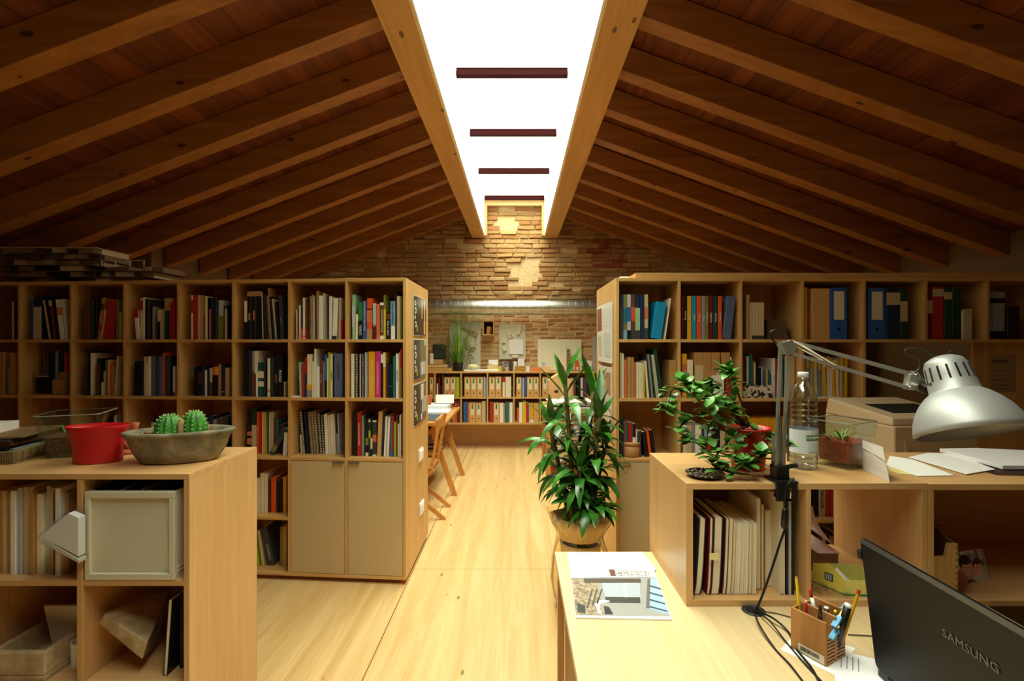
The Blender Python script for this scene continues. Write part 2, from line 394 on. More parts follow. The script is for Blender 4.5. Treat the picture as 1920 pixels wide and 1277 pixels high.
# ---------------------------------------------------------------- books
COL = dict(red='#b3281f', darkred='#6e1518', orange='#e2551c', salmon='#cf7447', yellow='#e8a810', lemon='#d8c22a', cream='#e9dfc0', white='#f0ede4',
           black='#121214', navy='#1c2c50', blue='#2a62b0', cyan='#1591c4', teal='#1f6f74', green='#3a7f3a', darkgreen='#16402a', mint='#9ac6a2', grey='#8d9092',
           darkgrey='#3b3d40', brown='#6b3d22', tan='#b98a52', maroon='#592022', pink='#d0348c', olive='#7d7a34', lime='#a9c522', silver='#bcc0c4', purple='#5a3a7a',
           lightblue='#7ea6c4', beige='#cbb890', slate='#5b6688', kraft='#d6a766')
SAY = dict(darkred='dark red', lemon='lemon yellow', darkgreen='dark green', darkgrey='dark grey', lightblue='light blue')
CM = {k: mat(v, .45, name=k + '_cover') for k, v in COL.items()}
_pg = {}
def spinebars(w, h, rnd, m, par, z0=.12, z1=.75):
    mb = MB(); mb.box(w * .38, w * .62, -.0007, .0003, h * z0, h * z1); mb.build('title_band', m, par, local=True)
def book(X, Y, Z, w, h, d, color, lean=0, label='', cat='book', group=None, txt=None, tcol='white', tdir=-1, tsize=None, tpos=.5, bands=(), spiral=False, binder=False,
         name='book', yaw=0, fore=False, soft=False):
    """spine towards the viewer at local y=0, standing on local z=0"""
    th = math.atan2(lean, h) if lean else 0
    o = None; m = CM[color]; t = min(.0022, w * .25)
    mb = MB()
    if w < .008 or soft and w < .012:
        mb.box(0, w, 0, d, 0, h)
        o = mb.build(name, m, local=True)
    else:
        b = min(.003, w * .12)
        # rounded spine and two boards
        if fore: pts = [(0, 0), (0, d), (w, d), (w, 0), (w - t, 0), (w - t, d - t), (t, d - t), (t, 0)]
        else: pts = [(0, b), (b * .9, 0), (w - b * .9, 0), (w, b), (w, d), (w - t, d), (w - t, t + b), (t, t + b), (t, d), (0, d)]
        n = len(pts)
        vs = [(x, y, 0) for x, y in pts] + [(x, y, h) for x, y in pts]
        mb.add(vs, [tuple(range(n))[::-1], tuple(range(n, 2 * n))] + [(i, (i + 1) % n, n + (i + 1) % n, n + i) for i in range(n)])
        o = mb.build(name, m, local=True)
        if fore: MB().box(t, w - t, .0015, d - t, .002, h - .002).build('pages', PAGES, o, local=True)
        else: MB().box(t, w - t, t + b, d - .003, .002, h - .003).build('pages', PAGES, o, local=True)
    o.location = (X, Y, Z + (w * math.sin(th) if th > 0 else 0) + .0003)
    o.rotation_euler = (0, th, yaw)
    for (z0, z1, c) in bands:
        MB().box(-.0004, w + .0004, -.0006, .002, h * z0, h * z1).build('spine_band', CM[c] if c in CM else mat(c, .5), o, local=True)
    if spiral:
        mb = MB(); nn = int(h / .0105)
        for q in range(nn): mb.box(w * .15, w * .85, -.0035, .001, h * (q + .3) / nn, h * (q + .68) / nn)
        mb.build('spiral_binding', CM['black'] if spiral is True else CM[spiral], o, local=True)
    if txt:
        s = tsize or w * .8
        M = Matrix.Translation((w / 2, -.0016, h * tpos)) @ Matrix.Rotation(R(90), 4, 'X') @ Matrix.Rotation(R(90) * tdir, 4, 'Z')
        text(txt, s, CM[tcol] if tcol in CM else mat(tcol), o, M)
    if binder:
        bw = w * .62
        MB().box((w - bw) / 2, (w + bw) / 2, -.0008, .001, h * .38, h * .93).build('spine_label', CM['cream'], o, local=True)
        if binder == 2: MB().box(w * .36, w * .64, -.0016, .001, h * .68, h * .92).build('label_print', CM['green'], o, local=True)
        MB().lathe([(.009, -.0012), (.009, .0008)], n=14, M=Matrix.Translation((w / 2, 0, h * .2)) @ Matrix.Rotation(R(90), 4, 'X')).build('finger_hole', BLACK, o, local=True)
    if group: o['group'] = group
    o['label'] = label; o['category'] = cat
    return o

def row(spec, ox, oy, s, yb, Y, zsh, cell, d=.2, group=None, sheared=False, x_clip=None):
    """spec lines: x0 x1 ytop colour [key=value ...] read in a crop's pixels"""
    n = 0
    items = []
    for ln in spec.strip().split('\n'):
        ln = ln.strip()
        if not ln: continue
        head, _, t = ln.partition('|')
        a = head.split(); x0, x1, yt = map(float, a[:3]); c = a[3]; kw = {}
        for q in a[4:]:
            k, _, v = q.partition('='); kw[k] = v
        items.append((x0, x1, yt, c, kw, t.strip()))
    base_y = oy + yb / s
    prev_end = -1e9; ps = 0; ph_ = 0
    for x0, x1, yt, c, kw, t in items:
        sb = float(kw.get('back', 0))
        Yb = Y
        X0 = PX(ox + x0 / s, Yb); X1 = PX(ox + x1 / s, Yb)
        if sheared:
            Yb = Y + KSH * (XA - X0); X0 = PX(ox + x0 / s, Yb); X1 = PX(ox + x1 / s, Yb)
        Yb += sb
        h = (yb - yt) / s * Yb / F
        w = max(.0035, X1 - X0 - .0006); lean = float(kw.get('lean', 0)) / s * Yb / F
        X0 = max(X0, prev_end)                      # books lean on their neighbours, never through them
        if sb == 0 and ph_:
            hm = min(h, ph_); sl = lean / h
            sl = max(sl, ps - (X0 - prev_end) / hm); lean = sl * h
        if abs(lean) < .002: lean = 0
        ps = lean / h; ph_ = h
        prev_end = X0 + w / math.cos(math.atan(ps)) + .0006
        size = ('tall ' if h > .29 else 'short ' if h < .2 else '') ; fat = 'thick ' if w > .03 else 'thin ' if w < .009 else ''
        adj = (size or fat)
        kind = kw.get('kind', 'magazine' if w < .0125 else 'book'); nm = {'spiral': 'spiral_notebook', 'magazine': 'magazine', 'binder': 'binder', 'folder': 'folder', 'book': 'book'}.get(kind, kind)  # thin books with no given kind are named magazine by width alone
        say = SAY.get(c, c)
        lab = '%s%s %s, %s from left, %s' % (adj, say, {'spiral': 'spiral notebook'}.get(kind, kind), ORD[n], cell)
        bands = []
        for q in kw.get('band', '').split('+'):
            if q:
                z0, z1, cc = q.split(','); bands.append((float(z0), float(z1), cc))
        o = book(X0, Yb, zsh, w, h, float(kw.get('d', min(d, h * .78))), c, lean, lab, cat={'spiral': 'notebook'}.get(kind, kind), group=group, name=nm,
             txt=t or None, tcol=kw.get('tc', 'white'), tdir=int(kw.get('td', -1)), tsize=(float(kw['ts']) * w if 'ts' in kw else None), tpos=float(kw.get('tp', .5)),
             bands=bands, spiral=(kw.get('sp', True) if kind == 'spiral' else False), binder=int(kw.get('bn', 0)), soft=kind == 'magazine')
        n += 1
def Lc(cell_i, r): return '%s shelf, %s cell from aisle, left bookcase' % (['top', 'second', 'third', 'fourth', 'lowest'][r], ORD[cell_i])
def Rc(cell_i, r): return '%s shelf, %s cell from aisle, right bookcase' % (['top', 'second', 'third', 'fourth', 'lowest'][r], ORD[cell_i])
def LROW(i, r, ox, oy, s, yb, spec, sb=.03, **k): row(spec, ox, oy, s, yb, YL + sb, ZT[r + 1], Lc(i, r), group='books in the left bookcase', sheared=True, **k)
def RROW(i, r, ox, oy, s, yb, spec, sb=.02, **k): row(spec, ox, oy, s, yb, YR + sb, ZT[r + 1], Rc(i, r), group='books in the right bookcase', **k)

LROW(0, 0, 530, 530, 8, 840, '''
1042 1088 170 mint band=.28,.75,silver
1092 1130 465 cream
1132 1198 285 green band=0,.5,black tp=.25 tc=cream | VERDE
1200 1256 265 blue tp=.6 ts=.55 | CONTEMPORARY PUBLIC SPACE
1262 1345 225 orange band=.0,.25,tan+.72,.75,black+.42,.7,salmon
1350 1400 300 silver band=0,.4,maroon ts=.5 | ARCHITECTURE
1403 1458 310 salmon
1462 1514 290 brown band=.93,1,white+.0,.1,white ts=.62 | WOOD ARCHITECTURE
1516 1546 175 olive band=0,.68,lemon
1550 1616 440 black ts=.62 tp=.42 band=.75,.95,brown | Case in legno
1620 1688 270 white band=.35,1,lightblue tc=navy ts=.72 tp=.68 | Green architects
1690 1710 110 black
1712 1758 190 beige
1760 1785 200 olive''')
LROW(1, 0, 530, 530, 8, 845, '''
205 222 400 cream
224 240 400 darkred
242 274 335 cream
276 298 330 navy band=0,.3,orange
300 338 220 cream band=.06,.08,red
341 370 235 brown band=0,.25,red
373 395 290 maroon
398 436 200 beige kind=spiral
438 452 175 tan
454 484 205 silver lean=-24
488 512 195 darkgrey lean=-20
514 534 120 tan lean=-6
537 610 190 white
614 636 155 beige lean=-26 kind=magazine
640 668 180 grey lean=-20 kind=magazine
672 690 190 darkgrey lean=-14 kind=magazine
694 734 200 cream
737 806 230 white lean=24 band=0,.08,navy tc=black ts=.5
836 868 220 beige lean=8
872 899 550 red''')
LROW(0, 1, 530, 640, 8, 845, '''
1030 1052 190 white kind=magazine
1054 1076 190 cream
1078 1092 185 darkgrey
1094 1130 185 black kind=spiral sp=cream
1132 1154 190 darkgrey kind=spiral
1156 1176 190 silver kind=magazine
1178 1192 190 black
1194 1216 190 darkred kind=spiral sp=cream
1218 1232 190 black
1234 1262 165 silver
1264 1282 170 grey kind=magazine
1285 1382 155 yellow ts=.36 tp=.42 td=1 | 100 CONTEMPORARY ARCHITECTS
1385 1470 150 pink ts=.36 tp=.42 td=1 | 100 CONTEMPORARY ARCHITECTS
1474 1506 190 black band=.8,1,white
1508 1544 165 yellow band=.68,1,cream
1548 1578 320 darkgrey
1580 1650 345 black band=.34,.35,grey
1652 1692 215 teal
1696 1740 180 white tc=darkgrey ts=.5 | MODERN SPACES
1744 1762 160 tan
1765 1785 110 red band=0,.6,olive''')
LROW(1, 1, 530, 640, 8, 838, '''
256 284 315 mint lean=-14
288 330 345 red ts=.5
333 360 245 red band=0,.6,navy
363 434 195 cream band=.18,.3,yellow+.0,.17,grey
437 472 300 cream
475 500 115 white
502 552 375 white
556 606 275 brown ts=.5 | Musei e spazi
610 626 310 grey
628 662 200 blue band=0,.4,black
665 682 250 cream
684 712 165 lime
714 750 190 cream tc=darkgrey ts=.6 | INTERIORS
752 766 200 black
769 894 180 slate tc=maroon ts=.3 tp=.6 | ARCHITETTURA''')
LROW(0, 2, 530, 750, 8, 830, '''
1050 1082 185 black
1084 1112 185 black
1116 1180 175 red ts=.5 td=1 tp=.5 | HERZOG E DE MEURON
1184 1220 225 grey
1222 1242 210 darkgreen
1244 1286 285 black band=.3,.5,olive+.0,.1,cream
1290 1318 280 darkgreen band=.5,.7,lime+.93,1,cream
1320 1346 285 black band=.2,.5,cream
1350 1378 290 darkgrey band=.4,.6,salmon+.0,.05,cream+.95,1,cream
1380 1406 290 darkgrey band=.4,.6,salmon+.0,.05,cream+.95,1,cream
1410 1474 160 kraft lean=26
1484 1508 200 navy lean=30
1514 1544 230 white lean=26 tc=grey
1556 1590 235 white lean=24
1612 1640 290 slate lean=6
1646 1670 220 red band=0,.14,blue
1674 1700 310 lime
1704 1724 200 brown
1726 1748 340 cream
1752 1774 200 white''', sb=.06)
LROW(1, 2, 530, 750, 8, 788, '''
276 300 350 navy lean=-32 band=0,.65,silver
304 344 155 black lean=-50 kind=spiral sp=cream
366 390 165 navy lean=-44
416 450 165 beige lean=-48 kind=spiral
454 490 160 beige lean=-48 kind=spiral
494 528 160 beige lean=-46 kind=spiral
566 600 175 black lean=-44 kind=spiral sp=cream
604 634 200 black lean=-32 kind=spiral sp=cream
638 690 190 white lean=-26
694 730 205 cream lean=-24
734 770 190 white lean=-24
774 800 185 cream lean=-24
812 838 160 black lean=-20 band=.0,.5,grey
842 858 180 silver lean=-24 kind=magazine''', sb=.10)
LROW(2, 0, 420, 530, 11.1, 1185, '''
418 482 385 cream band=0,.45,black
485 510 190 black band=.9,1,tan
512 540 190 black band=.9,1,tan+.4,.55,tan
542 572 190 darkgrey band=.9,1,tan
574 606 195 black band=.9,1,tan
608 640 185 black band=.9,1,tan+.4,.6,salmon
642 672 185 darkgrey band=.9,1,tan
674 700 185 black band=.9,1,tan
702 740 185 black band=.9,1,tan
742 780 185 black band=.9,1,tan
800 824 200 beige lean=-40 kind=magazine
830 852 200 black lean=-50 kind=magazine
860 884 250 darkgrey lean=-50
890 912 250 black lean=-56
920 940 270 brown lean=-56
948 968 270 grey lean=-56 kind=magazine
976 994 110 tan lean=-60 kind=magazine
1000 1030 300 black lean=-70
1040 1064 340 darkgrey lean=-80
1075 1098 340 beige lean=-86 kind=magazine
1108 1150 400 black lean=-50
1168 1240 270 darkgrey lean=-40 tc=silver ts=.6 tp=.45 | 10x10''')
LROW(2, 1, 420, 640, 11.1, 1145, '''
420 466 130 black
470 520 150 black
524 548 150 darkgrey
550 580 200 navy
582 632 195 grey band=0,.55,brown
635 666 195 cream band=0,.5,brown
668 706 190 cream band=.0,.52,white
709 736 430 navy band=.55,.75,cream+.3,.45,cream
738 768 430 teal band=.55,.75,cream+.3,.45,cream
770 826 440 darkgreen band=.55,.75,cream+.3,.45,cream
830 860 340 darkgrey
862 896 400 black
900 960 345 cream lean=-20 band=.14,.17,red
966 1000 330 darkgreen
1002 1030 330 darkgrey
1046 1120 290 black lean=-6 tc=salmon ts=.85 tp=.45 | ANDO
1128 1222 280 black lean=-16 tc=white ts=.9 tp=.5 | PIANO
1246 1270 830 beige''')
LROW(2, 2, 440, 750, 10.64, 1030, '''
252 338 170 black band=0,.5,salmon+.35,.4,beige+.15,.2,white
342 436 140 darkgreen band=.13,.63,beige
440 490 205 orange
492 545 205 red
548 574 210 cream lean=-10
582 638 205 yellow lean=-14
642 684 200 teal lean=-20
688 712 205 cream
714 775 200 beige
780 818 350 brown
822 870 350 teal
874 905 430 maroon
908 1004 440 navy band=.6,1,darkgrey''', sb=.09)
LROW(2, 3, 470, 860, 5.8, 520, '''
44 56 150 grey
58 98 155 cream
101 144 95 cream ts=.4
146 184 95 cream
190 218 160 maroon
220 276 140 orange
282 308 170 black
310 350 150 black tc=yellow ts=.6 td=1
352 384 130 yellow''', sb=.08)
LROW(2, 4, 470, 860, 5.8, 1120, '''
60 96 800 lime lean=-44
118 150 740 beige lean=-50
190 262 700 darkgrey lean=-90 ts=.45 tp=.35 tc=silver | SAVANNAH
318 340 690 olive
342 392 690 tan''', sb=.09)
LROW(3, 0, 330, 530, 5.8, 615, '''
164 184 135 cream band=.6,.9,red
186 233 135 red
236 266 135 beige
268 300 135 tan
302 312 350 maroon
314 342 148 cream
346 360 160 black
362 378 285 salmon
380 402 165 navy
404 428 175 black
430 460 180 darkgrey
462 516 190 silver band=0,.6,olive
518 526 250 darkgreen
528 556 280 beige
558 578 240 black''')
o = book(PX(362.5, 3.36), 3.358, 0, 0.001, .001, .001, 'red', label='') ; bpy.data.objects.remove(o)
LROW(3, 1, 330, 530, 5.8, 1222, '''
198 214 910 black
216 240 900 black
242 278 960 maroon band=0,.5,black
280 312 905 navy
314 336 940 cream
338 364 915 navy
366 396 920 beige band=.0,.5,brown
398 424 905 salmon band=0,.72,black
426 456 905 yellow band=0,.72,black
458 490 880 tan
492 532 875 navy band=.12,.15,yellow+.4,.42,red
534 578 915 beige''', sb=.05)
LROW(4, 0, 230, 530, 5.67, 598, '''
140 182 280 white lean=-24 band=.72,1,red
186 212 160 cream band=.7,.95,red
214 236 150 cream
238 262 170 black
264 290 180 darkgrey
292 312 250 black
314 342 250 grey lean=-20
346 366 370 brown
368 398 280 beige band=0,.6,black
400 500 160 darkgreen back=.04 band=.7,1,beige
502 520 205 red
522 552 160 red''')
LROW(4, 1, 230, 530, 5.67, 1195, '''
124 212 830 black
224 246 780 beige
248 262 840 cream
264 300 775 cream
302 346 770 slate
348 384 780 darkgrey
386 424 775 slate
426 446 735 orange
448 500 770 darkgrey
502 534 800 black
536 552 880 white band=0,.15,red''')
LROW(5, 0, 130, 530, 5.67, 596, '''
152 214 170 brown
216 256 190 darkgrey
258 294 170 black
298 330 150 tan lean=44 band=.2,.35,red+.5,.6,orange+.7,.85,maroon
332 350 270 beige lean=44
356 378 170 red lean=30
380 402 170 red lean=30
404 424 170 red lean=28
426 446 170 red lean=28
448 466 170 red lean=26
496 524 175 olive
528 554 310 beige''')
LROW(5, 1, 130, 530, 5.67, 1190, '''
150 190 950 darkgrey
194 222 720 black
224 246 740 cream
250 290 800 navy back=.03
292 322 850 brown
324 336 840 black
338 360 1050 cream
364 384 930 beige
386 406 810 olive
408 430 810 beige
432 456 850 orange
458 470 880 tan
472 494 770 beige lean=30''')
LROW(6, 0, 0, 530, 5.68, 598, '''
330 356 170 blue
358 440 130 navy band=0,.74,beige
520 545 175 beige lean=-70
548 562 175 black lean=-72
566 596 180 darkred lean=-50 band=.85,1,beige
600 630 170 black lean=-40
642 664 170 white lean=-52 band=.6,.8,salmon
668 690 170 white lean=-44 band=.6,.8,salmon
694 720 165 cream lean=-40''')
LROW(6, 1, 0, 530, 5.68, 1198, '''
460 482 750 brown
484 510 760 darkgrey
512 560 760 black
562 584 760 navy
586 616 740 lightblue
620 680 750 navy
682 714 755 orange''', sb=.1)
LROW(7, 0, 0, 530, 5.68, 598, '''
-60 40 170 brown
42 68 170 darkgrey
70 122 190 darkred
126 150 195 beige
152 170 190 black''')
LROW(7, 1, 0, 530, 5.68, 1190, '''
-40 46 735 tan
80 100 880 grey
100 172 745 tan''')
# third shelf of the cells behind the cactus bowl, only their tops show
LROW(3, 2, 330, 750, 5.8, 670, '''
262 310 300 black
312 350 330 beige
352 400 260 navy
402 440 300 grey
442 500 280 brown
502 560 260 darkgrey''', sb=.05)
LROW(4, 2, 230, 750, 5.67, 655, '''
300 330 330 cream
332 380 270 black
382 430 300 lime
432 480 250 darkred
482 552 240 maroon''', sb=.05)
LROW(5, 2, 130, 750, 5.67, 650, '''
440 470 300 black
472 500 260 cream
502 552 240 grey''', sb=.05)

# ---- right bookcase
RROW(0, 0, 1100, 500, 4.56, 615, '''
286 313 232 navy band=.0,.7,darkgrey
315 345 232 olive band=0,.2,lightblue+.35,.7,teal
347 380 232 silver band=.4,.72,blue+0,.2,black
382 414 232 brown band=.4,.72,orange+0,.2,darkgrey
416 456 232 navy band=.2,.7,mint+0,.2,darkgrey
458 494 232 navy
496 528 232 beige band=.45,.72,salmon+0,.25,darkgrey
552 640 300 cyan lean=48 d=.22
664 674 262 cream lean=50''')
RROW(1, 0, 1100, 500, 4.56, 615, '''
812 828 245 darkred
830 858 245 black td=1 ts=.8 tp=.55 | Muratura
862 898 245 yellow td=1 ts=.7 tp=.5 | Tetti
904 938 245 cyan td=1 ts=.7 tp=.5 | Vetro
942 982 245 orange td=1 ts=.62 tp=.5 | Acciaio
985 1016 245 grey td=1 ts=.7 tp=.5 | Pietra
1018 1042 245 olive td=1 ts=.85 tp=.5 | Cartongesso
1046 1080 245 darkred td=1 ts=.62 tp=.5 | Bioedilizia
1084 1122 245 darkgreen td=1 ts=.62 tp=.5 | Facciate
1126 1158 245 orange td=1 ts=.7 tp=.5 | Materiali
1162 1236 250 slate lean=42 d=.22''')
RROW(2, 0, 1385, 540, 5.8, 545, '''
44 80 65 darkgrey
84 122 62 tan
124 142 145 beige kind=magazine
145 162 145 beige band=0,.1,darkgrey kind=magazine
165 190 145 beige band=0,.1,darkgrey kind=magazine
193 219 145 beige band=0,.1,darkgrey kind=magazine
222 248 145 beige band=0,.1,darkgrey kind=magazine
251 278 145 beige band=0,.1,darkgrey kind=magazine''')
RROW(3, 0, 1500, 500, 4.56, 612, '''
30 66 170 yellow
106 258 178 kraft kind=binder
264 405 172 blue kind=binder bn=1''')
RROW(4, 0, 1500, 500, 4.56, 618, '''
585 735 180 blue kind=binder bn=1
742 856 185 navy kind=binder band=.68,.92,beige
860 920 185 darkgreen band=.35,.75,beige kind=binder''')
RROW(5, 0, 1500, 500, 4.56, 622, '''
1092 1132 180 darkred kind=binder band=.5,.75,beige
1136 1228 175 red kind=binder band=.82,.96,beige
1234 1300 185 darkgreen kind=binder band=.78,.92,beige
1302 1380 185 darkgreen kind=binder
1384 1420 370 cream
1424 1474 362 beige''')
RROW(6, 0, 1500, 500, 4.56, 622, '''
1625 1662 215 grey band=.76,.86,black+0,.17,black
1666 1706 215 grey band=.76,.86,black+0,.17,black
1710 1756 215 grey band=.76,.86,black+0,.17,black
1770 1880 345 black kind=binder''')
RROW(0, 1, 980, 640, 5.8, 622, '''
1058 1078 130 beige
1080 1102 140 cream
1106 1136 205 salmon
1140 1180 180 tan
1182 1212 180 tan
1214 1230 235 salmon
1236 1264 235 cream
1266 1290 235 cream
1292 1306 240 white
1308 1328 258 lemon
1356 1376 220 cream lean=-36 kind=magazine
1382 1398 140 darkgrey lean=-44 kind=magazine
1404 1424 145 grey lean=-50 kind=magazine
1430 1448 150 darkgreen lean=-54 kind=magazine
1452 1468 150 beige lean=-56 kind=magazine
1472 1488 150 silver lean=-60 kind=magazine
1496 1534 85 darkgreen lean=-76
1600 1674 210 tan''', sb=.02)
RROW(1, 1, 1270, 640, 10.64, 1122, '''
100 188 240 yellow band=.78,1,yellow+.6,.77,salmon+.45,.59,lightblue+.12,.3,red
200 318 360 cream band=0,.5,green
352 516 212 tan band=.0,.72,beige kind=binder
520 686 212 tan kind=binder
690 856 212 tan kind=binder
886 1056 212 tan kind=binder
1058 1080 300 cream''', sb=.02)
RROW(2, 1, 1385, 540, 5.8, 1190, '''
46 66 750 brown
68 84 750 black
86 112 745 cream
114 120 730 teal
122 150 720 teal
152 166 790 olive
168 184 810 cream
186 214 850 black
216 246 870 black
248 262 860 beige
266 296 890 blue
298 318 890 lemon
320 338 890 teal
370 400 765 white td=1 tc=grey ts=.5 | RENZO
404 430 800 red
432 484 770 grey
486 500 760 darkgreen
502 548 750 cream
550 612 740 beige''', sb=.06)
RROW(0, 2, 980, 640, 5.8, 1220, '''
1055 1080 790 navy
1082 1096 800 darkgreen
1100 1116 850 red
1118 1146 850 teal
1150 1194 850 red
1198 1230 860 white band=.6,1,black
1232 1246 930 white
1250 1294 940 darkgrey
1330 1372 950 black lean=-34
1378 1408 930 orange lean=-36
1418 1452 930 black lean=-34''', sb=.05)
RROW(1, 2, 1220, 660, 4.91, 935, '''
300 330 560 cream
332 380 580 beige
382 410 600 grey
412 470 640 white
472 492 650 darkgrey
494 522 650 lightblue
524 560 650 red
562 640 640 black
642 690 700 beige''', sb=.03)
RROW(3, 1, 1500, 500, 4.56, 1030, '''
30 46 750 green
48 62 790 lemon''', sb=.1)
# yellow run of magazines and the coloured archive magazines
def run(n, x0, x1, Y, z, h, d, cols, lab, cat, group, name='magazine', jit=.004, seed=1, where=''):
    rr = random.Random(seed); p = (x1 - x0) / n
    for q in range(n):
        c = cols[q % len(cols)]; 
        o = book(x0 + p * q, Y + rr.uniform(0, jit), z, p * .9, h + rr.uniform(-jit, jit), d, c, label='%s %s, %s from left %s' % (SAY.get(c, c), lab, ORD[q], where), cat=cat, group=group, name=name)
run(17, 1.406, 1.745, YR + .03, ZT[3], .245, .19, ['yellow'], 'bound journal', 'journal', 'yellow journals behind the jade plant pot', name='journal', where='of the yellow run')
rr = random.Random(5)
for q in range(16):
    x = PX(1506 + q * 5.6, YR + .03); c = ['green', 'cream', 'beige', 'silver', 'lemon', 'cream', 'grey', 'beige', 'yellow', 'cream', 'white', 'yellow', 'cream', 'beige', 'yellow', 'lemon'][q]
    top = 680 + rr.uniform(-8, 6); bot = 724 + rr.uniform(-3, 4)
    if q in (10, ): bot = 690
    o = book(x, YR + .05 + rr.uniform(0, .01), ZT[2], .015, PZ(672 + rr.uniform(-3, 4), YR + .05) - ZT[2], .2, c, lean=rr.uniform(-.012, .004), cat='magazine', name='magazine',
             label='%s magazine, %s from left, in cell behind water bottle' % (SAY.get(c, c), ORD[q]), group='magazines in the cell behind the bottle', bands=((.74, .98, ['yellow', 'lemon', 'cream'][q % 3]),))
# cells of the second opening seen through the open desk unit (fourth shelf)
RROW(3, 3, 1500, 880, 4.57, 395, '''
112 160 120 black ts=.4 td=1
164 218 110 beige ts=.75 tc=black td=1 tp=.55 | RAPHAEL
220 262 130 red
264 286 130 red
288 310 130 cream
312 332 130 cream''', sb=.06)
RROW(3, 4, 1500, 880, 4.57, 800, '''
160 190 500 brown
192 222 505 beige
224 254 500 black
256 290 510 tan
292 352 490 navy''', sb=.08)
# ---------------------------------------------------------------- helpers for foliage
def leaf(mb, base, dirv, L, W, droop, segs=8, fold=.25, prof=None, twist=0, up0=None):
    """a long leaf: starts along dirv and bends down"""
    p = Vector(base); d = Vector(dirv).normalized(); b = len(mb.v); st = L / segs
    for k in range(segs + 1):
        u = k / segs; w_ = (prof(u) if prof else math.sin(math.pi * min(1, u * .95 + .05)) ** .6) * W / 2
        up = Vector((0, 0, 1)); side = d.cross(up)
        if side.length < 1e-3: side = Vector((1, 0, 0))
        side.normalize()
        if twist: side = (Matrix.Rotation(twist * u, 3, d) @ side)
        nrm = side.cross(d)
        mb.v += [p - side * w_ + nrm * w_ * fold, p.copy(), p + side * w_ + nrm * w_ * fold]
        if k < segs:
            q = b + 3 * k
            mb.f += [(q, q + 1, q + 4, q + 3), (q + 1, q + 2, q + 5, q + 4)]
        p = p + d * st; d = (d + Vector((0, 0, -droop / segs))).normalized()
def leaf_mat(name, c1, c2, rough=.35, scale=6):
    t = NT(name); n = t.noise(t.tc.outputs['Object'], scale, 2)
    t.color(t.ramp(n, [(.35, c1), (.65, c2)])); t.b.inputs['Roughness'].default_value = rough
    t.b.inputs['Subsurface Weight'].default_value = 0
    return t.m
def noise_mat(name, c1, c2, scale=20, rough=.8, bump=.3, dist=.004, sc=(1, 1, 1), lo=.35, hi=.65):
    t = NT(name); n = t.noise(t.mapping(sc), scale, 5, 0, .6)
    t.color(t.ramp(n, [(lo, c1), (hi, c2)])); t.b.inputs['Roughness'].default_value = rough; t.bump(n, bump, dist); return t.m
SOIL = noise_mat('potting_soil', '#1e120a', '#7a4c2c', 90, .95, .8)
TERRA = mat('#b9633c', .8, name='terracotta'); REDPOT = mat('#c4161a', .4, name='red_plastic')
CARD = mat('#b39c66', .85, name='cardboard'); GREYB = mat('#c9c7b4', .8, name='grey_board')

# ---------------------------------------------------------------- far end: low shelf under the brick wall
XF = -1.171; PF = .374; YFS = 7.1; ZF = [1.10, .737, .375]
sh = thing('low_shelf', 'low pine shelf of square cells full of folders under the brick wall', 'shelf', (XF, YFS, 0))
x0, x1 = XF - 2 * PF, XF + 8 * PF
MB().box(x0, x1, YFS, YFS + .36, ZF[0] - .022, ZF[0]).build('top_board', PINE['X'], sh, bevel=.001)
MB().box(x0, x1, YFS, YFS + .34, ZF[2] - .025, ZF[2]).build('bottom_board', PINE['X'], sh, bevel=.001)
MB().box(x0, x1, YFS + .34, YFS + .36, 0, ZF[0] - .022).build('back_panel', BIRCH['X'], sh)
for k in range(11):
    x = x0 + PF * k; MB().box(x - .01, x + .01, YFS + .0005, YFS + .34, ZF[2], ZF[0] - .022).build('divider', PINE['Z'], sh)
    if k < 10: MB().box(x + .01, x + PF - .01, YFS + .001, YFS + .34, ZF[1] - .02, ZF[1]).build('shelf', PINE['X'], sh)
def FROW(r, cell, spec, yb): row(spec, 800, 690, 9.14, yb, YFS + .02, ZF[r + 1], '%s row, %s cell, low shelf by brick wall' % (['upper', 'lower'][r], cell), d=.24, group='folders and books on the far low shelf')
FROW(0, 'first', '''
50 118 150 kraft kind=folder bn=2''', 490)
FROW(0, 'second', '''
172 196 260 cream
200 230 150 darkred
232 262 300 black
264 292 120 brown
298 400 150 kraft kind=folder bn=2
402 498 145 kraft kind=folder bn=2
502 560 150 lime''', 490)
FROW(0, 'third', '''
645 750 150 kraft kind=folder bn=2
753 855 150 kraft kind=folder bn=2
858 970 150 kraft kind=folder bn=2
976 1000 145 silver
1002 1026 160 lightblue''', 495)
FROW(0, 'fourth', '''
1068 1172 155 kraft kind=folder bn=2
1176 1282 150 kraft kind=folder bn=2
1298 1344 155 cream band=.75,1,red
1350 1450 150 cream
1452 1476 345 black''', 500)
FROW(0, 'fifth', '''
1535 1628 160 kraft kind=folder bn=2
1640 1668 170 silver
1670 1712 160 blue
1718 1828 155 kraft kind=folder bn=2
1830 1922 155 kraft kind=folder bn=2''', 500)
FROW(0, 'sixth', '''
1980 2080 155 kraft kind=folder bn=2
2090 2120 200 darkred
2130 2180 170 black''', 500)
FROW(0, 'seventh', '''
2460 2520 170 beige
2522 2560 180 brown
2570 2620 175 black
2640 2680 170 cream
2690 2740 170 purple''', 500)
FROW(1, 'second', '''
440 480 640 tan
484 522 590 orange
526 574 580 brown''', 925)
FROW(1, 'third', '''
630 690 580 blue
700 726 585 salmon
728 838 585 kraft kind=folder bn=2
842 940 588 kraft kind=folder bn=2
944 1010 560 beige kind=folder''', 928)
FROW(1, 'fourth', '''
1078 1140 580 red
1144 1246 590 kraft kind=folder bn=2
1250 1316 595 white
1318 1344 600 tan
1350 1414 582 teal
1418 1474 588 white''', 932)
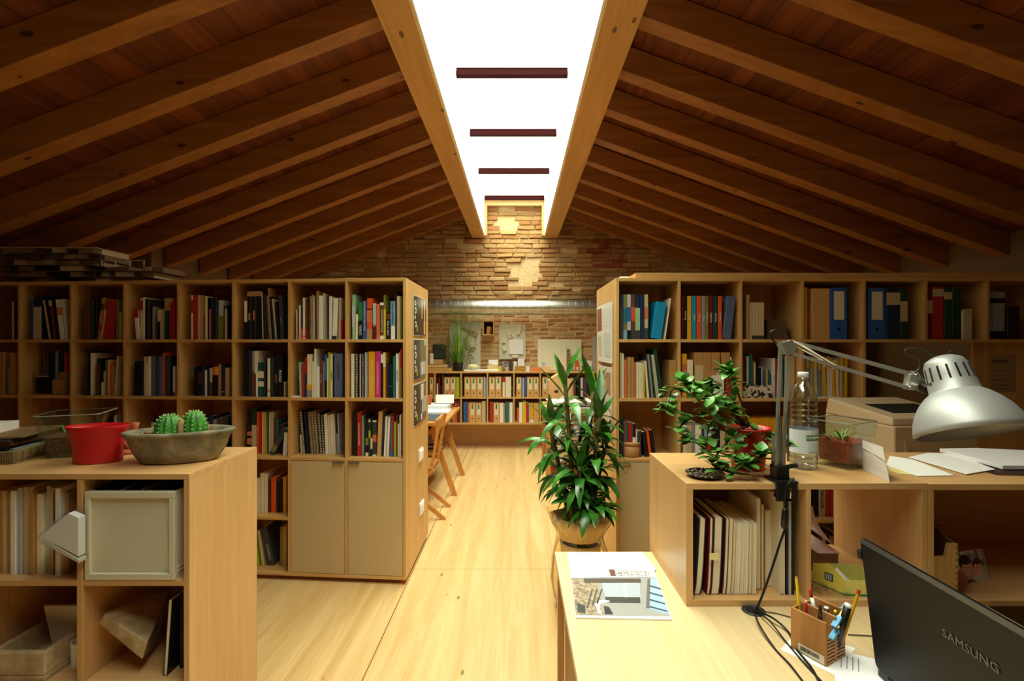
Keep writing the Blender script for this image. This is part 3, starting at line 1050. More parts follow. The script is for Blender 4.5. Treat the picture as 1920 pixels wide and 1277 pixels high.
FROW(1, 'fifth', '''
1548 1580 700 orange
1583 1640 588 white
1643 1702 582 lemon
1704 1750 590 red
1752 1772 600 silver
1774 1832 600 yellow band=0,.14,white
1836 1925 600 kraft''', 935)
FROW(1, 'sixth', '''
1985 2060 600 cream
2065 2110 640 tan
2120 2170 620 brown''', 935)
# duct
dy, dz, dr = 7.27, PZ(576, 7.2), .108
prof = []; xx = -3.55
DUCTM = noise_mat('galvanised_steel', '#b4b4a8', '#d2d2c8', 8, .38, .05); DUCTM.node_tree.nodes['Principled BSDF'].inputs['Metallic'].default_value = 1
dct = thing('air_duct', 'round spiral-seam metal air duct running along the brick wall', 'duct', (0, dy, dz))
mb = MB(); M = Matrix.Translation((0, dy, dz)) @ Matrix.Rotation(R(90), 4, 'Y')
pr = []
while xx < 3.85:
    pr += [(dr, xx), (dr, xx + .088), (dr + .006, xx + .090), (dr + .006, xx + .098), (dr, xx + .1)]; xx += .1
mb.lathe(pr, n=28, M=M); mb.build('pipe', DUCTM, dct)
MB().box(PX(978, 7.2), PX(1023, 7.2), dy - .03, dy + .03, dz - dr - .012, dz - dr + .01).build('outlet_grille', WHITE, dct)
# things hung on and leaning against the brick wall
def board(name, label, cat, px0, px1, py0, py1, mat_, Y=7.44, th=.012, lean=0):
    t = thing(name, label, cat, (PX((px0 + px1) / 2, Y), Y, PZ(py1, Y)))
    z1, z0 = PZ(py0, Y), PZ(py1, Y); xa, xb = PX(px0, Y), PX(px1, Y)
    MB().hexa([(xa, Y - lean, z0), (xb, Y - lean, z0), (xa, Y - lean + th, z0), (xb, Y - lean + th, z0), (xa, Y, z1), (xb, Y, z1), (xa, Y + th, z1), (xb, Y + th, z1)]).build('base_board', mat_, t)
    return t
def chip(t, px0, py0, px1, py1, wpx, dep, m, Y=7.43, name='model_block'):
    a = P(px0, py0, Y); b = P(px1, py1, Y); s = wpx * Y / F
    d_ = (b - a).normalized(); n_ = Vector((-d_.z, 0, d_.x)) * s / 2
    mb = MB(); mb.hexa([a - n_ + Vector((0, -dep, 0)), b - n_ + Vector((0, -dep, 0)), a - n_, b - n_, a + n_ + Vector((0, -dep, 0)), b + n_ + Vector((0, -dep, 0)), a + n_, b + n_])
    return mb.build(name, m, t)
t = board('site_model', 'grey site model board with thin blocks leaning behind the grass plant', 'model', 843, 901, 603, 694, GREYB, 7.40, .015, .03)
for a in [(874, 618, 890, 622, 3), (876, 623, 888, 626, 2.5), (892, 624, 896, 625, 3), (888, 629, 895, 631, 2), (872, 632, 878, 654, 6), (884, 652, 893, 652, 1.6), (878, 659, 890, 656, 2), (877, 665, 885, 665, 2.2), (883, 670, 888, 670, 2), (872, 665, 878, 685, 1), (878, 668, 884, 684, 1), (891, 637, 893, 638, 3), (866, 614, 874, 616, 4), (882, 645, 884, 660, .8)]:
    chip(t, *a, .022, CARD, 7.385)
t = thing('wall_box', 'small wooden box hung on the brick wall, open front, holding booklets', 'box', (PX(915, 7.3), 7.35, PZ(628, 7.3)))
a0, a1, b0, b1 = PX(905, 7.3), PX(926.5, 7.3), PZ(628.5, 7.3), PZ(601, 7.3)
MB().box(a0, a1, 7.3, 7.49, b1 - .014, b1).box(a0, a1, 7.3, 7.49, b0, b0 + .014).box(a0, a0 + .014, 7.3, 7.49, b0 + .014, b1 - .014).box(a1 - .014, a1, 7.3, 7.49, b0 + .014, b1 - .014).build('frame', PINE['Z'], t)
MB().box(a0 + .014, a1 - .014, 7.475, 7.488, b0 + .014, b1 - .014).build('back_panel', mat('#2b140c', .8), t)
o = book(a0 + .05, 7.33, b0 + .0145, .05, .11, .1, 'tan', lean=.015, label='pale booklet leaning inside the small wooden wall box', cat='book')
o = book(a0 + .11, 7.34, b0 + .0145, .012, .10, .1, 'red', lean=.01, label='thin red booklet inside the small wooden wall box', cat='book')
t = board('relief_model', 'pale relief model on board pinned with white sheet on the brick wall', 'model', 936, 985.5, 609, 673.5, mat('#d8d6be', .8), 7.44)
for a in [(953, 619, 957, 634, 6), (971, 627, 977, 612, 5), (978, 617, 981, 611, 4), (941, 638, 948, 638, 9), (944, 650, 947, 658, 6), (957, 629, 963, 629, 4), (960, 668, 972, 668, 5)]:
    chip(t, *a, .03, mat('#e6e0bd', .8), 7.44)
chip(t, 968, 636, 968, 664, 26, .012, PAPER, 7.428, 'white_sheet'); chip(t, 960, 636, 957, 654, 5, .02, PAPER, 7.43, 'white_strip')
t = board('grid_model', 'large cream board with scored grid standing against the brick wall', 'model', 1008, 1090, 636, 694, mat('#eae4c6', .8), 7.43, .012, .04)
gm = mat('#c9bd98', .9)
mb = MB()
for k in range(1, 9): x = PX(1008 + 82 * k / 9, 7.4); mb.hexa([(x - .001, 7.389, 1.11), (x + .001, 7.389, 1.11), (x - .001, 7.391, 1.11), (x + .001, 7.391, 1.11), (x - .001, 7.428, 1.555), (x + .001, 7.428, 1.555), (x - .001, 7.43, 1.555), (x + .001, 7.43, 1.555)])
mb.build('grid_lines', gm, t)
t = thing('tower_model', 'slatted brown tower model standing before the cream grid board', 'model', (PX(1066, 7.3), 7.33, ZF[0]))
mb = MB(); 
for k in range(12): mb.box(PX(1062, 7.3), PX(1070, 7.3), 7.28, 7.36, ZF[0] + .002 + k * .0265, ZF[0] + .012 + k * .0265)
mb.build('slats', mat('#c8ab78', .8), t)
MB().box(PX(1063, 7.3), PX(1069, 7.3), 7.29, 7.35, ZF[0] + .001, ZF[0] + .318).build('core', mat('#6d4b2c', .8), t)
o = MB().box(PX(1111, 7.4), PX(1119, 7.4), 7.42, 7.45, 1.101, PZ(632, 7.4)).build('grey_panel', mat('#b9b8ae', .7), loc=(PX(1115, 7.4), 7.43, 1.1)); tag(o, 'narrow grey panel standing behind the right bookcase edge', 'panel')
# on top of the low shelf
ZT0 = ZF[0] + .001
def sbox(name, label, cat, px0, px1, py0, py1, Y, dep, m, group=None, z0=None, bevel=.001):
    z0 = PZ(py1, Y) if z0 is None else z0
    o = MB().box(PX(px0, Y), PX(px1, Y), Y, Y + dep, z0, max(PZ(py0, Y), z0 + .003)).build(name, m, bevel=bevel, loc=(PX((px0 + px1) / 2, Y), Y, z0)); return tag(o, label, cat, group)
sbox('wooden_slab', 'stack-bottom rough wooden slab on the low shelf by the grass plant', 'slab', 800, 847, 690, 697, 7.15, .25, PINE['X'], z0=ZT0)
sbox('wooden_slab', 'thin pale slab lying on the rough slab near the grass plant', 'slab', 800, 838, 684, 690, 7.15, .22, mat('#d9b67e', .8), z0=ZT0 + .056)
t = thing('screen', 'small dark framed screen on wooden slabs at the far shelf', 'screen', (PX(823, 7.25), 7.25, ZT0 + .13))
sbox('box_frame', 'small open wooden box frame below the dark screen', 'box', 813, 830, 674, 683, 7.2, .12, mat('#cfa872', .7), z0=ZT0 + .1042)
a = PX(811, 7.25); b = PX(836, 7.25)
t.location.z = PZ(674, 7.25)
MB().box(a, b, 7.25, 7.275, PZ(674, 7.25), PZ(646, 7.25)).build('frame', BLACK, t, bevel=.003)
MB().box(a + .012, b - .012, 7.247, 7.252, PZ(672, 7.25), PZ(648, 7.25)).build('display', mat('#2f3f3c', .2), t)
sbox('white_block', 'white foam block standing beside the small dark screen', 'block', 806, 812, 663, 683, 7.18, .04, PAPER, z0=ZT0 + .1042)
# grass plant
t = thing('grass_plant', 'tall arching grass plant in dark pot on the far low shelf', 'plant', (PX(859, 7.22), 7.25, ZT0))
g0 = Vector((PX(859, 7.25), 7.25, ZT0))
MB().lathe([(.058, 0), (.075, .115), (.078, .12), (.07, .12), (.066, .10)], g0, 20).build('pot', mat('#241714', .5), t)
MB().lathe([(.0, .105), (.069, .108)], g0, 16, cap0=False, cap1=False).build('soil', SOIL, t)
rr = random.Random(11); mb = MB()
for k in range(95):
    a = rr.uniform(0, 2 * math.pi); e = rr.uniform(.1, .9) if k % 3 else rr.uniform(.7, 1.4); Lg = rr.uniform(.35, .95)
    dx, dyy = math.cos(a), math.sin(a) * .5
    if dyy > 0: dyy *= .3
    leaf(mb, g0 + Vector((dx * .04, dyy * .05, .1)), (dx * math.sin(e) * .6, dyy * math.sin(e) * .6, math.cos(e)), Lg, .015, rr.uniform(.1, 1.4) * e, 9, .2, prof=lambda u: (1 - u) ** .5)

for v in mb.v:
    v.y = min(v.y, 7.14 if v.z > 1.80 else 7.36); v.z = max(v.z, ZT0 + .09)
mb.build('blades', leaf_mat('grass_leaf', '#4a7f1c', '#93b83a', .4), t, smooth=True)
# clutter
sbox('long_sheet', 'long white board lying flat on the far low shelf', 'board', 870, 935, 693.5, 696, 7.12, .2, PAPER, z0=ZT0)
mb = MB(); mb.lathe([(.01, 0), (.06, .02), (.07, .05), (.04, .075), (.01, .08)], (0, 0, 0), 14, sx=1.2, wob=lambda a, z: 1 + .25 * math.sin(a * 5 + z * 80)); 
o = mb.build('crumpled_paper', mat('#e6d9a8', .9), local=True, smooth=True); o.location = (PX(886, 7.2), 7.22, ZT0 + .021); tag(o, 'crumpled paper model lump on the long white board', 'paper')
sbox('white_carton', 'white carton standing behind clutter left of the black tins', 'carton', 916, 934, 675, 683, 7.25, .1, PAPER, z0=ZT0 + .062)
sbox('carton_base', 'tan carton supporting the white carton on the far shelf', 'carton', 914, 934, 684, 694, 7.24, .12, mat('#d8b377', .8), z0=ZT0 )
sbox('yellow_tin', 'small yellow tin beside the patterned black box', 'tin', 934.5, 939.5, 688, 697, 7.16, .04, CM['lemon'], z0=ZT0)
sbox('patterned_box', 'black and grey patterned box on the far low shelf', 'box', 941, 951, 678, 697, 7.2, .08, noise_mat('speckle', '#16181c', '#b9bcbc', 60, .6, 0, lo=.48, hi=.55), z0=ZT0)
sbox('dark_box', 'dark box with pale label on the far low shelf', 'box', 954, 961, 678, 697, 7.2, .08, CM['darkgrey'], z0=ZT0)
sbox('wood_block', 'small upright wooden block before the patterned box', 'block', 948, 953, 688, 697, 7.14, .03, mat('#e2a85e', .7), z0=ZT0)
sbox('paper_stack', 'white upright card behind the paper bundle on the shelf', 'card', 963, 969, 678, 697, 7.3, .05, PAPER, z0=ZT0)
sbox('picture_card', 'white square card leaning on wall below the relief model', 'card', 971, 983.5, 673, 690, 7.34, .02, PAPER, z0=ZT0)
sbox('yellow_bundle', 'yellow and tan bundle lying on the far low shelf', 'bundle', 965, 984, 687, 697, 7.15, .12, noise_mat('bundle', '#caa23a', '#7d5a2a', 40, .8, .1), z0=ZT0)
o = MB().lathe([(.028, 0), (.03, .075), (.026, .075), (.024, .01)], (PX(990, 7.15), 7.16, ZT0), 18).build('white_cup', WHITE, loc=(PX(990, 7.15), 7.16, ZT0)); tag(o, 'white cup on the far shelf next to the orange box', 'cup')
sbox('orange_box', 'long low orange box on the far low shelf', 'box', 995, 1014, 690, 697, 7.15, .12, mat('#d98247', .7), z0=ZT0)
sbox('pale_box', 'long pale wooden box behind the plant leaves on far shelf', 'box', 1014.5, 1032, 688, 697, 7.18, .12, mat('#e3bb85', .7), z0=ZT0)
sbox('clear_case', 'small clear case on top of the pale wooden box', 'case', 1016, 1023, 679, 688, 7.2, .05, mat('#b9bdc8', .3), z0=ZT0 + .0745)
sbox('white_case', 'white square box near the closing edge of far shelf', 'box', 1101, 1110, 677, 697, 7.2, .1, WHITE, z0=ZT0)
t = thing('chair_model', 'small orange model chair standing before the grid board', 'model', (PX(1083, 7.2), 7.2, ZT0)); c0 = Vector((PX(1083, 7.2), 7.2, ZT0)); om = mat('#c8652f', .7)
MB().box(c0.x - .035, c0.x + .035, 7.2, 7.26, ZT0 + .06, ZT0 + .07).build('seat', om, t)
MB().add([c0 + Vector(v) for v in [(-.035, .06, .07), (.035, .06, .07), (.035, .06, .13), (0, .06, .17), (-.035, .06, .13), (-.035, .066, .07), (.035, .066, .07), (.035, .066, .13), (0, .066, .17), (-.035, .066, .13)]],
         [(0, 1, 2, 3, 4), (5, 6, 7, 8, 9)[::-1], (0, 1, 6, 5), (1, 2, 7, 6), (2, 3, 8, 7), (3, 4, 9, 8), (4, 0, 5, 9)]).build('backrest', om, t)
for sx in (-.03, .022):
    for sy in (0, .052): MB().box(c0.x + sx, c0.x + sx + .008, 7.2 + sy, 7.208 + sy, ZT0, ZT0 + .06).build('leg', om, t)
# cable on the brick wall
mb = MB(); mb.tube([P(px, py, 7.44) for px, py in ((560, 530), (600, 518), (640, 503), (665, 490), (684, 477))], .006, 6)
o = mb.build('wall_cable', mat('#a89c86', .6)); tag(o, 'thin pale cable sagging along the brick wall under the rafters', 'cable')

# ---------------------------------------------------------------- work tables beyond the bookcases
OAK = {a: wood('orange_wood_' + a, '#d59a50', '#c07f38', a, 0) for a in 'XYZ'}
t = thing('trestle_table', 'orange wooden trestle table seen behind the left bookcase end', 'table', (-1.4, 5.3, 0))
MB().box(-2.3, -.68, 4.72, 5.95, .72, .75).build('tabletop', OAK['Y'], t, bevel=.002)
for yy in (4.95, 5.7):
    for sx, nm in ((-.86, 0), (-2.1, 1)):
        for s_ in (-1, 1): MB().bar((sx, yy, .715), (sx + s_ * .24, yy + .0, .0), .03, .05).build('leg', OAK['Z'], t)
        MB().bar((sx - .1, yy - .04, .42), (sx + .1, yy - .04, .42), .03, .03).build('crossbar', OAK['X'], t)
MB().box(-2.0, -.8, 4.85, 5.8, .35, .365).build('lower_shelf', OAK['Y'], t)
rr = random.Random(3)
for k in range(7):
    c = ['maroon', 'cream', 'darkgrey', 'silver', 'black', 'tan', 'grey'][k]
    o = MB().box(-1.1, -.8, 5.12 + rr.uniform(0, .03), 5.4, .366 + k * .022, .386 + k * .022).build('magazine', CM[c], loc=(-.95, 5.25, .366 + k * .022))
    tag(o, '%s magazine, %s from bottom, pile under the trestle table' % (SAY.get(c, c), ORD[k]), 'magazine', 'magazines piled under the trestle table')
def flat(name, label, cat, pts, Y_z, th, m, group=None):
    mb = MB(); mb.sheet([(x, y, Y_z) for x, y in pts], th); o = mb.build(name, m, loc=(pts[0][0], pts[0][1], Y_z)); return tag(o, label, cat, group)
def rect(cx_, cy_, w_, h_, a=0):
    c_, s_ = math.cos(a), math.sin(a); return [(cx_ + x * c_ - y * s_, cy_ + x * s_ + y * c_) for x, y in ((-w_ / 2, -h_ / 2), (w_ / 2, -h_ / 2), (w_ / 2, h_ / 2), (-w_ / 2, h_ / 2))]
flat('cutting_mat', 'dark blue-grey mat lying on the trestle table', 'mat', rect(-.98, 5.1, .42, .5), .7505, .004, mat('#4a5560', .7))
flat('white_papers', 'white paper pile on the dark mat', 'paper', rect(-.93, 5.42, .4, .3, .05), .755, .02, PAPER)
flat('notebook', 'small tan notebook at the near edge of the dark mat', 'notebook', rect(-1.0, 4.95, .24, .12, .05), .755, .018, mat('#a89468', .8))
flat('paper_pile', 'large blue-white drawing pile on the trestle table', 'paper', rect(-1.0, 5.72, .46, .32, -.04), .7505, .055, mat('#dfe4ea', .7))
flat('folder', 'dark red folder lying behind the drawing pile', 'folder', rect(-.95, 5.92, .5, .05, 0), .7505, .018, mat('#6d2a22', .7))
o = MB().add([P(px, py, Y) for px, py, Y in ((817, 756, 5.76), (851, 756, 5.76), (851, 740, 5.81), (817, 740, 5.81), (817, 755.3, 5.86), (851, 755.3, 5.86))], [(0, 1, 2, 3), (3, 2, 5, 4), (0, 3, 4), (1, 5, 2), (0, 4, 5, 1)]).build('tent_calendar', PAPER); tag(o, 'white folded tent card standing on the trestle table', 'card')
o = MB().lathe([(.05, 0), (.062, .09), (.065, .1), (.055, .1)], (PX(806, 5.9), 5.7, .751 + .056), 18).build('clay_pot', TERRA, loc=(PX(806, 5.9), 5.7, .807)); tag(o, 'terracotta pot peeking past the left bookcase end', 'pot')
o.location.z = .806
# folding chair by the table
t = thing('folding_chair', 'orange wooden folding chair beside the trestle table', 'chair', (-.78, 4.4, 0))
ch = OAK['X']
MB().box(-1.15, -.72, 4.25, 4.62, .43, .45).build('seat', ch, t, bevel=.004)
for y_ in (4.27, 4.6):
    MB().bar((-1.12, y_, .43), (-.62, y_, .0), .022, .035).build('leg', ch, t); MB().bar((-.72, y_, .43), (-1.12, y_, 0), .022, .035).build('leg', ch, t)
    MB().bar((-.66, y_, .86), (-.73, y_, .44), .022, .035).build('back_post', ch, t)
MB().box(-.70, -.675, 4.26, 4.61, .75, .85).build('backrest', ch, t, bevel=.004)
# desk on the right beyond the bookcase with paper piles
t = thing('drawing_table', 'wooden drawing table glimpsed behind the leafy plant', 'table', (.9, 6.0, 0))
MB().box(.30, 1.9, 5.5, 6.4, .73, .76).build('tabletop', OAK['X'], t)
for x_, y_ in ((.34, 5.54), (1.86, 5.54), (.34, 6.36), (1.86, 6.36)): MB().box(x_ - .025, x_ + .025, y_ - .025, y_ + .025, 0, .73).build('leg', OAK['Z'], t)
MB().box(.33, 1.87, 5.55, 6.35, .3, .32).build('lower_shelf', OAK['X'], t)
zz = .7605; rr = random.Random(8)
for k in range(9):
    th = rr.choice([.006, .012, .02]); c = ['white', 'cream', 'silver', 'white', 'maroon', 'white', 'lightblue', 'white', 'white'][k]
    flat('paper_bundle', '%s paper bundle, %s from bottom, on the drawing table' % (SAY.get(c, c), ORD[k]), 'paper', rect(.62 + rr.uniform(-.04, .04), 5.75 + rr.uniform(-.03, .03), .5, .36, rr.uniform(-.12, .12)), zz, th, CM[c], 'paper bundles on the drawing table'); zz += th + .0005
zz = .3205
for k in range(10):
    th = .02; c = ['tan', 'cream', 'darkgrey', 'white', 'brown', 'beige', 'grey', 'cream', 'black', 'white'][k]
    flat('magazine', '%s magazine, %s from bottom, on drawing table lower shelf' % (SAY.get(c, c), ORD[k]), 'magazine', rect(.6 + rr.uniform(-.02, .02), 5.75, .4, .3, rr.uniform(-.06, .06)), zz, th, CM[c], 'magazines under the drawing table'); zz += th + .0005
t = thing('house_model', 'kraft card house model standing on the drawing table', 'model', (.55, 6.15, .761)); hm = mat('#d8ad72', .8)
MB().add([(.38, 6.1, .761), (.66, 6.1, .761), (.66, 6.3, .761), (.38, 6.3, .761), (.38, 6.1, 1.05), (.66, 6.1, 1.05), (.66, 6.3, 1.05), (.38, 6.3, 1.05), (.50, 6.1, 1.13), (.50, 6.3, 1.13)],
         [(0, 1, 5, 8, 4), (1, 2, 6, 5), (2, 3, 7, 9, 6), (3, 0, 4, 7), (4, 8, 9, 7), (8, 5, 6, 9), (3, 2, 1, 0)]).build('body', hm, t)
MB().box(.45, .5, 6.097, 6.101, .9, .93).build('opening', mat('#2a1a10', .9), t)
MB().box(.57, .59, 6.097, 6.101, .98, 1.0).build('opening', mat('#2a1a10', .9), t)

# ---------------------------------------------------------------- end panel posters, sockets
XE = XA + .0095
for k, (za, zb, lab) in enumerate([(1.825, 1.553, 'topmost glossy black lecture poster with glowing tower, on bookcase end panel'),
                                   (1.528, 1.25, 'middle lecture poster with green field and white dome, on bookcase end panel'),
                                   (1.225, .945, 'lowest lecture poster with white shells, on bookcase end panel')]):
    t = thing('poster', lab, 'poster', (XE, 3.55, zb), group='lecture posters on the bookcase end panel')
    y0, y1 = 3.32, 3.78
    sag = .012
    mb = MB(); n = 6
    for q in range(n + 1):
        u = q / n; xo = XE + .002 + sag * math.sin(math.pi * u) * .4
        mb.v += [Vector((xo, y0 + (y1 - y0) * u, zb)), Vector((xo, y0 + (y1 - y0) * u, za))]
        if q < n: b = 2 * q; mb.f.append((b, b + 2, b + 3, b + 1))
    base = mb.build('sheet', mat('#f0eee8', .4), t, solid=.0006)
    def pp(u0, u1, v0, v1, c, nm='print_area', r=.25):
        m_ = MB()
        for q in range(5):
            u = u0 + (u1 - u0) * q / 4; xo = XE + .0035 + sag * math.sin(math.pi * u) * .4
            m_.v += [Vector((xo, y0 + (y1 - y0) * u, zb + (za - zb) * v0)), Vector((xo, y0 + (y1 - y0) * u, zb + (za - zb) * v1))]
            if q < 4: b = 2 * q; m_.f.append((b, b + 2, b + 3, b + 1))
        m_.build(nm, mat(c, r) if isinstance(c, str) else c, t)
    pp(.015, .985, .015, .985, '#121310')
    m_ = MB()
    pts = []
    for q, (u, v, s_) in enumerate([(.10, .80, .05), (.12, .62, .045), (.08, .45, .04), (.13, .28, .04)]):
        M = Matrix.Translation((XE + .0045 + sag * .1, y0 + (y1 - y0) * u, zb + (za - zb) * v)) @ Matrix.Rotation(R(90), 4, 'Z') @ Matrix.Rotation(R(90), 4, 'X')
        MB().lathe([(s_ * .35, 0), (s_ * .5, 0), (s_ * .5, .0006), (s_ * .35, .0006), (s_ * .35, 0)], n=16, M=M, cap0=False, cap1=False, sy=1.0 if q % 2 else .6).build('ring_mark', PAPER, t)
    if k == 0:
        pp(.36, .985, .05, .985, '#2a1508'); pp(.55, .62, .45, .95, '#e8b24a'); pp(.75, .9, .05, .4, '#f0b452'); pp(.8, .86, .4, .95, '#fff2cc'); pp(.2, .26, .1, .25, '#9ab82e')
    elif k == 1:
        pp(.42, .985, .45, .97, '#6b6a38'); pp(.42, .985, .03, .45, '#7c8478'); pp(.8, .97, .85, .98, '#9fd0e0'); pp(.5, .9, .1, .42, '#d6d8da'); pp(.2, .26, .1, .25, '#9ab82e')
    else:
        pp(.42, .985, .03, .97, '#59544a'); pp(.5, .75, .55, .95, '#e3dfd2'); pp(.6, .95, .2, .6, '#cfd2d4'); pp(.5, .6, .05, .2, '#e8e8e8'); pp(.2, .26, .1, .25, '#9ab82e')
for k, (zc, lab) in enumerate([(.71, 'white light switch plate, upper of two on bookcase end panel'), (.325, 'white wall socket plate, lower of two on bookcase end panel')]):
    t = thing('wall_switch' if k == 0 else 'wall_socket', lab, 'switch' if k == 0 else 'socket', (XE, 3.57, zc))
    ya = 3.50 + k * .03
    MB().box(XE + .0005, XE + .012, ya, ya + .125, zc - .042, zc + .042).build('plate', WHITE, t, bevel=.003)
    for q in range(3 if k == 0 else 2): MB().box(XE + .011, XE + .016, ya + .012 + q * (.034 if k == 0 else .05), ya + .044 + q * (.034 if k == 0 else .055), zc - .03, zc + .03).build('rocker' if k == 0 else 'socket_module', mat('#fbfaf5', .35), t, bevel=.002)
    if k: 
        for q in range(3): MB().lathe([(.003, 0), (.003, .002)], n=8, M=Matrix.Translation((XE + .0152, ya + .04, zc - .014 + q * .014)) @ Matrix.Rotation(R(90), 4, 'Y')).build('socket_hole', BLACK, t)
# papers on the right end panel
XR0 = XB - .0095
def sheet_r(lab, y0, y1, z0, z1, c, seed, blobs, sleeve=True):
    t = thing('pinned_sheet', lab, 'sheet', (XR0, (y0 + y1) / 2, z0), group='sheets pinned on the end panel')
    mb = MB(); n = 8; f = lambda u: .003 + .012 * math.sin(math.pi * u)
    for q in range(n + 1):
        u = q / n; xo = XR0 - f(u)
        mb.v += [Vector((xo, y0 + (y1 - y0) * u, z0)), Vector((xo - .01 * u, y0 + (y1 - y0) * u, z1))]
        if q < n: b = 2 * q; mb.f.append((b, b + 2, b + 3, b + 1))
    mb.build('paper', mat(c, .25), t, solid=.0005)
    for (u0, u1, v0, v1, cc) in blobs:
        m_ = MB()
        for q in range(4):
            u = u0 + (u1 - u0) * q / 3; xo = XR0 - f(u) - .0012
            ya = y0 + (y1 - y0) * u; m_.v += [Vector((xo - .01 * u * v0, ya, z0 + (z1 - z0) * v0)), Vector((xo - .01 * u * v1, ya, z0 + (z1 - z0) * v1))]
            if q < 3: b = 2 * q; m_.f.append((b, b + 2, b + 3, b + 1))
        m_.build('printed_image', mat(cc, .3), t)
sheet_r('upper glossy plan sheet in plastic sleeve on bookcase end panel behind plant', 3.22, 3.8, 1.37, 1.77, '#dcdad4', 1,
        [(.55, .95, .55, .95, '#8c4a38'), (.08, .45, .62, .92, '#cfd0ce'), (.1, .42, .1, .5, '#c4c8c4'), (.6, .9, .1, .45, '#b9b4a8')])
sheet_r('lower crumpled photo sheet on bookcase end panel behind plant', 3.22, 3.7, .98, 1.345, '#cfc8ba', 2,
        [(.1, .35, .5, .9, '#a5785a'), (.4, .8, .4, .9, '#9a9384'), (.1, .8, .1, .35, '#d8cfc0')])
# ---------------------------------------------------------------- low unit at the left with the cactus bowl
LX, LY0, LY1, LZ = -1.106, 1.69, 2.13, 1.06; t_ = .019; lpit = .361
lu = thing('low_cabinet', 'beech-look open cabinet of square cells carrying the cactus bowl', 'cabinet', (LX - .5, LY0, 0))
xe = LX - t_ - lpit * 4
MB().box(xe, LX, LY0, LY1, LZ - t_, LZ).build('top_board', BIRCH['X'], lu, bevel=.001)
MB().box(LX - t_, LX, LY0 + .0005, LY1, 0, LZ - t_ - .0003).build('side_panel', BIRCH['Z'], lu, bevel=.001)
MB().box(xe + .001, LX - t_, LY1 - .012, LY1, .03, LZ - t_).build('back_panel', BIRCH['X'], lu)
for k in range(1, 5):
    x = LX - t_ / 2 - lpit * k; MB().box(x - .0095, x + .0095, LY0 + .001, LY1 - .012, 0, LZ - t_ - .0002).build('divider', BIRCH['Z'], lu, bevel=.001)
LZS = [.70, .352, .03]
for k in range(4):
    xa, xb = LX - t_ / 2 - lpit * (k + 1) + .0095, LX - t_ / 2 - lpit * k - .0095
    for z in LZS: MB().box(xa, xb, LY0 + .002, LY1 - .012, z - t_, z).build('shelf', BIRCH['X'], lu, bevel=.001)
# white plastic file box
t = thing('file_box', 'ivory plastic file box filling a cell of the low cabinet', 'box', (PX(254, LY0), 1.9, .70)); IV = mat('#d3cfb8', .45)
xa, xb = PX(163, 1.70), PX(330, 1.70); za, zb = .701, PZ(921, 1.70); yb = 2.06
m = MB(); wt = .006
m.box(xa, xb, LY0 + .012, LY0 + .02, za, zb).box(xa, xa + wt, LY0 + .02, yb, za, zb).box(xb - wt, xb, LY0 + .02, yb, za, zb).box(xa, xb, yb, yb + wt, za, zb).box(xa + wt, xb - wt, LY0 + .02, yb, za, za + wt)
m.build('shell', IV, t)
fr = MB(); y = LY0
fr.box(xa, xb, y, y + .012, zb - .022, zb).box(xa, xb, y, y + .012, za, za + .022).box(xa, xa + .018, y, y + .012, za + .022, zb - .022).box(xb - .018, xb, y, y + .012, za + .022, zb - .022)
fr.build('front_frame', IV, t, bevel=.002)
for k in range(2): MB().box(xb - .001, xb + .003, LY0 + .02, yb, za + .02 + k * .014, za + .027 + k * .014).build('side_rib', IV, t)
rr = random.Random(2)
for k in range(11):
    x = xa + .012 + k * .0265; c = ['black', 'darkgrey', 'black', 'white', 'black', 'black', 'grey', 'black', 'darkgrey', 'black', 'black'][k]
    o = MB().box(x, x + .006, LY0 + .028, yb - .01, za + .008, zb + rr.uniform(-.004, .006)).build('file_folder', CM[c], loc=(x, LY0 + .03, za))
    tag(o, '%s file, %s from left inside the ivory plastic box' % (SAY.get(c, c), ORD[k]), 'folder', 'files inside the ivory box')
# cell with envelopes and folders
rr = random.Random(6); x = PX(-10, 1.72)
cc = ['tan', 'beige', 'tan', 'white', 'silver', 'beige', 'white', 'tan', 'cream', 'silver', 'beige', 'brown', 'white', 'tan']
x = LX - t_ / 2 - lpit * 2 + .03
for k in range(14):
    wd = rr.uniform(.010, .022)
    if x + wd > LX - t_ / 2 - lpit - .014: break
    o = book(x, LY0 + rr.uniform(.03, .06), .7003, wd, rr.uniform(.27, .305), .3, cc[k], lean=0, label='%s paper folder, %s from left, in cell beside ivory box' % (SAY.get(cc[k], cc[k]), ORD[k]), cat='folder', group='folders beside the ivory box', name='paper_folder', soft=True)
    x += wd + rr.uniform(.001, .005)
# white papers in a clear bag jutting out of the cell
t = thing('document_bag', 'white papers in clear plastic bag jutting out of the cabinet cell', 'bag', P(110, 1010, 1.66))
q4 = [(66, 1007), (128, 958), (147.5, 966), (147.5, 1050)]
def wedge(pts, ya, yb, nm, m, **k):
    MB().add([P(x, y, ya) for x, y in pts] + [P(x, y, ya) + Vector((0, yb - ya, 0)) for x, y in pts], [tuple(range(len(pts)))] + [tuple(range(len(pts), 2 * len(pts)))[::-1]] + [(i, (i + 1) % len(pts), len(pts) + (i + 1) % len(pts), len(pts) + i) for i in range(len(pts))]).build(nm, m, t, **k)
wedge([(74, 1006), (128, 962), (147.5, 971), (147.5, 1044)], 1.658, 1.685, 'white_papers', mat('#e9ebf0', .6), bevel=.002)
wedge([(80, 1010), (147.5, 1050), (147.5, 1056), (78, 1018)], 1.656, 1.686, 'paper_edges', mat('#cfcabd', .7))
BAGM = glass('plastic_film', '#fafafa', .2, .12)
wedge([(66, 1008), (104, 975), (128, 955), (147.8, 962), (147.8, 1056), (110, 1040), (74, 1020)], 1.652, 1.689, 'plastic_film', BAGM)
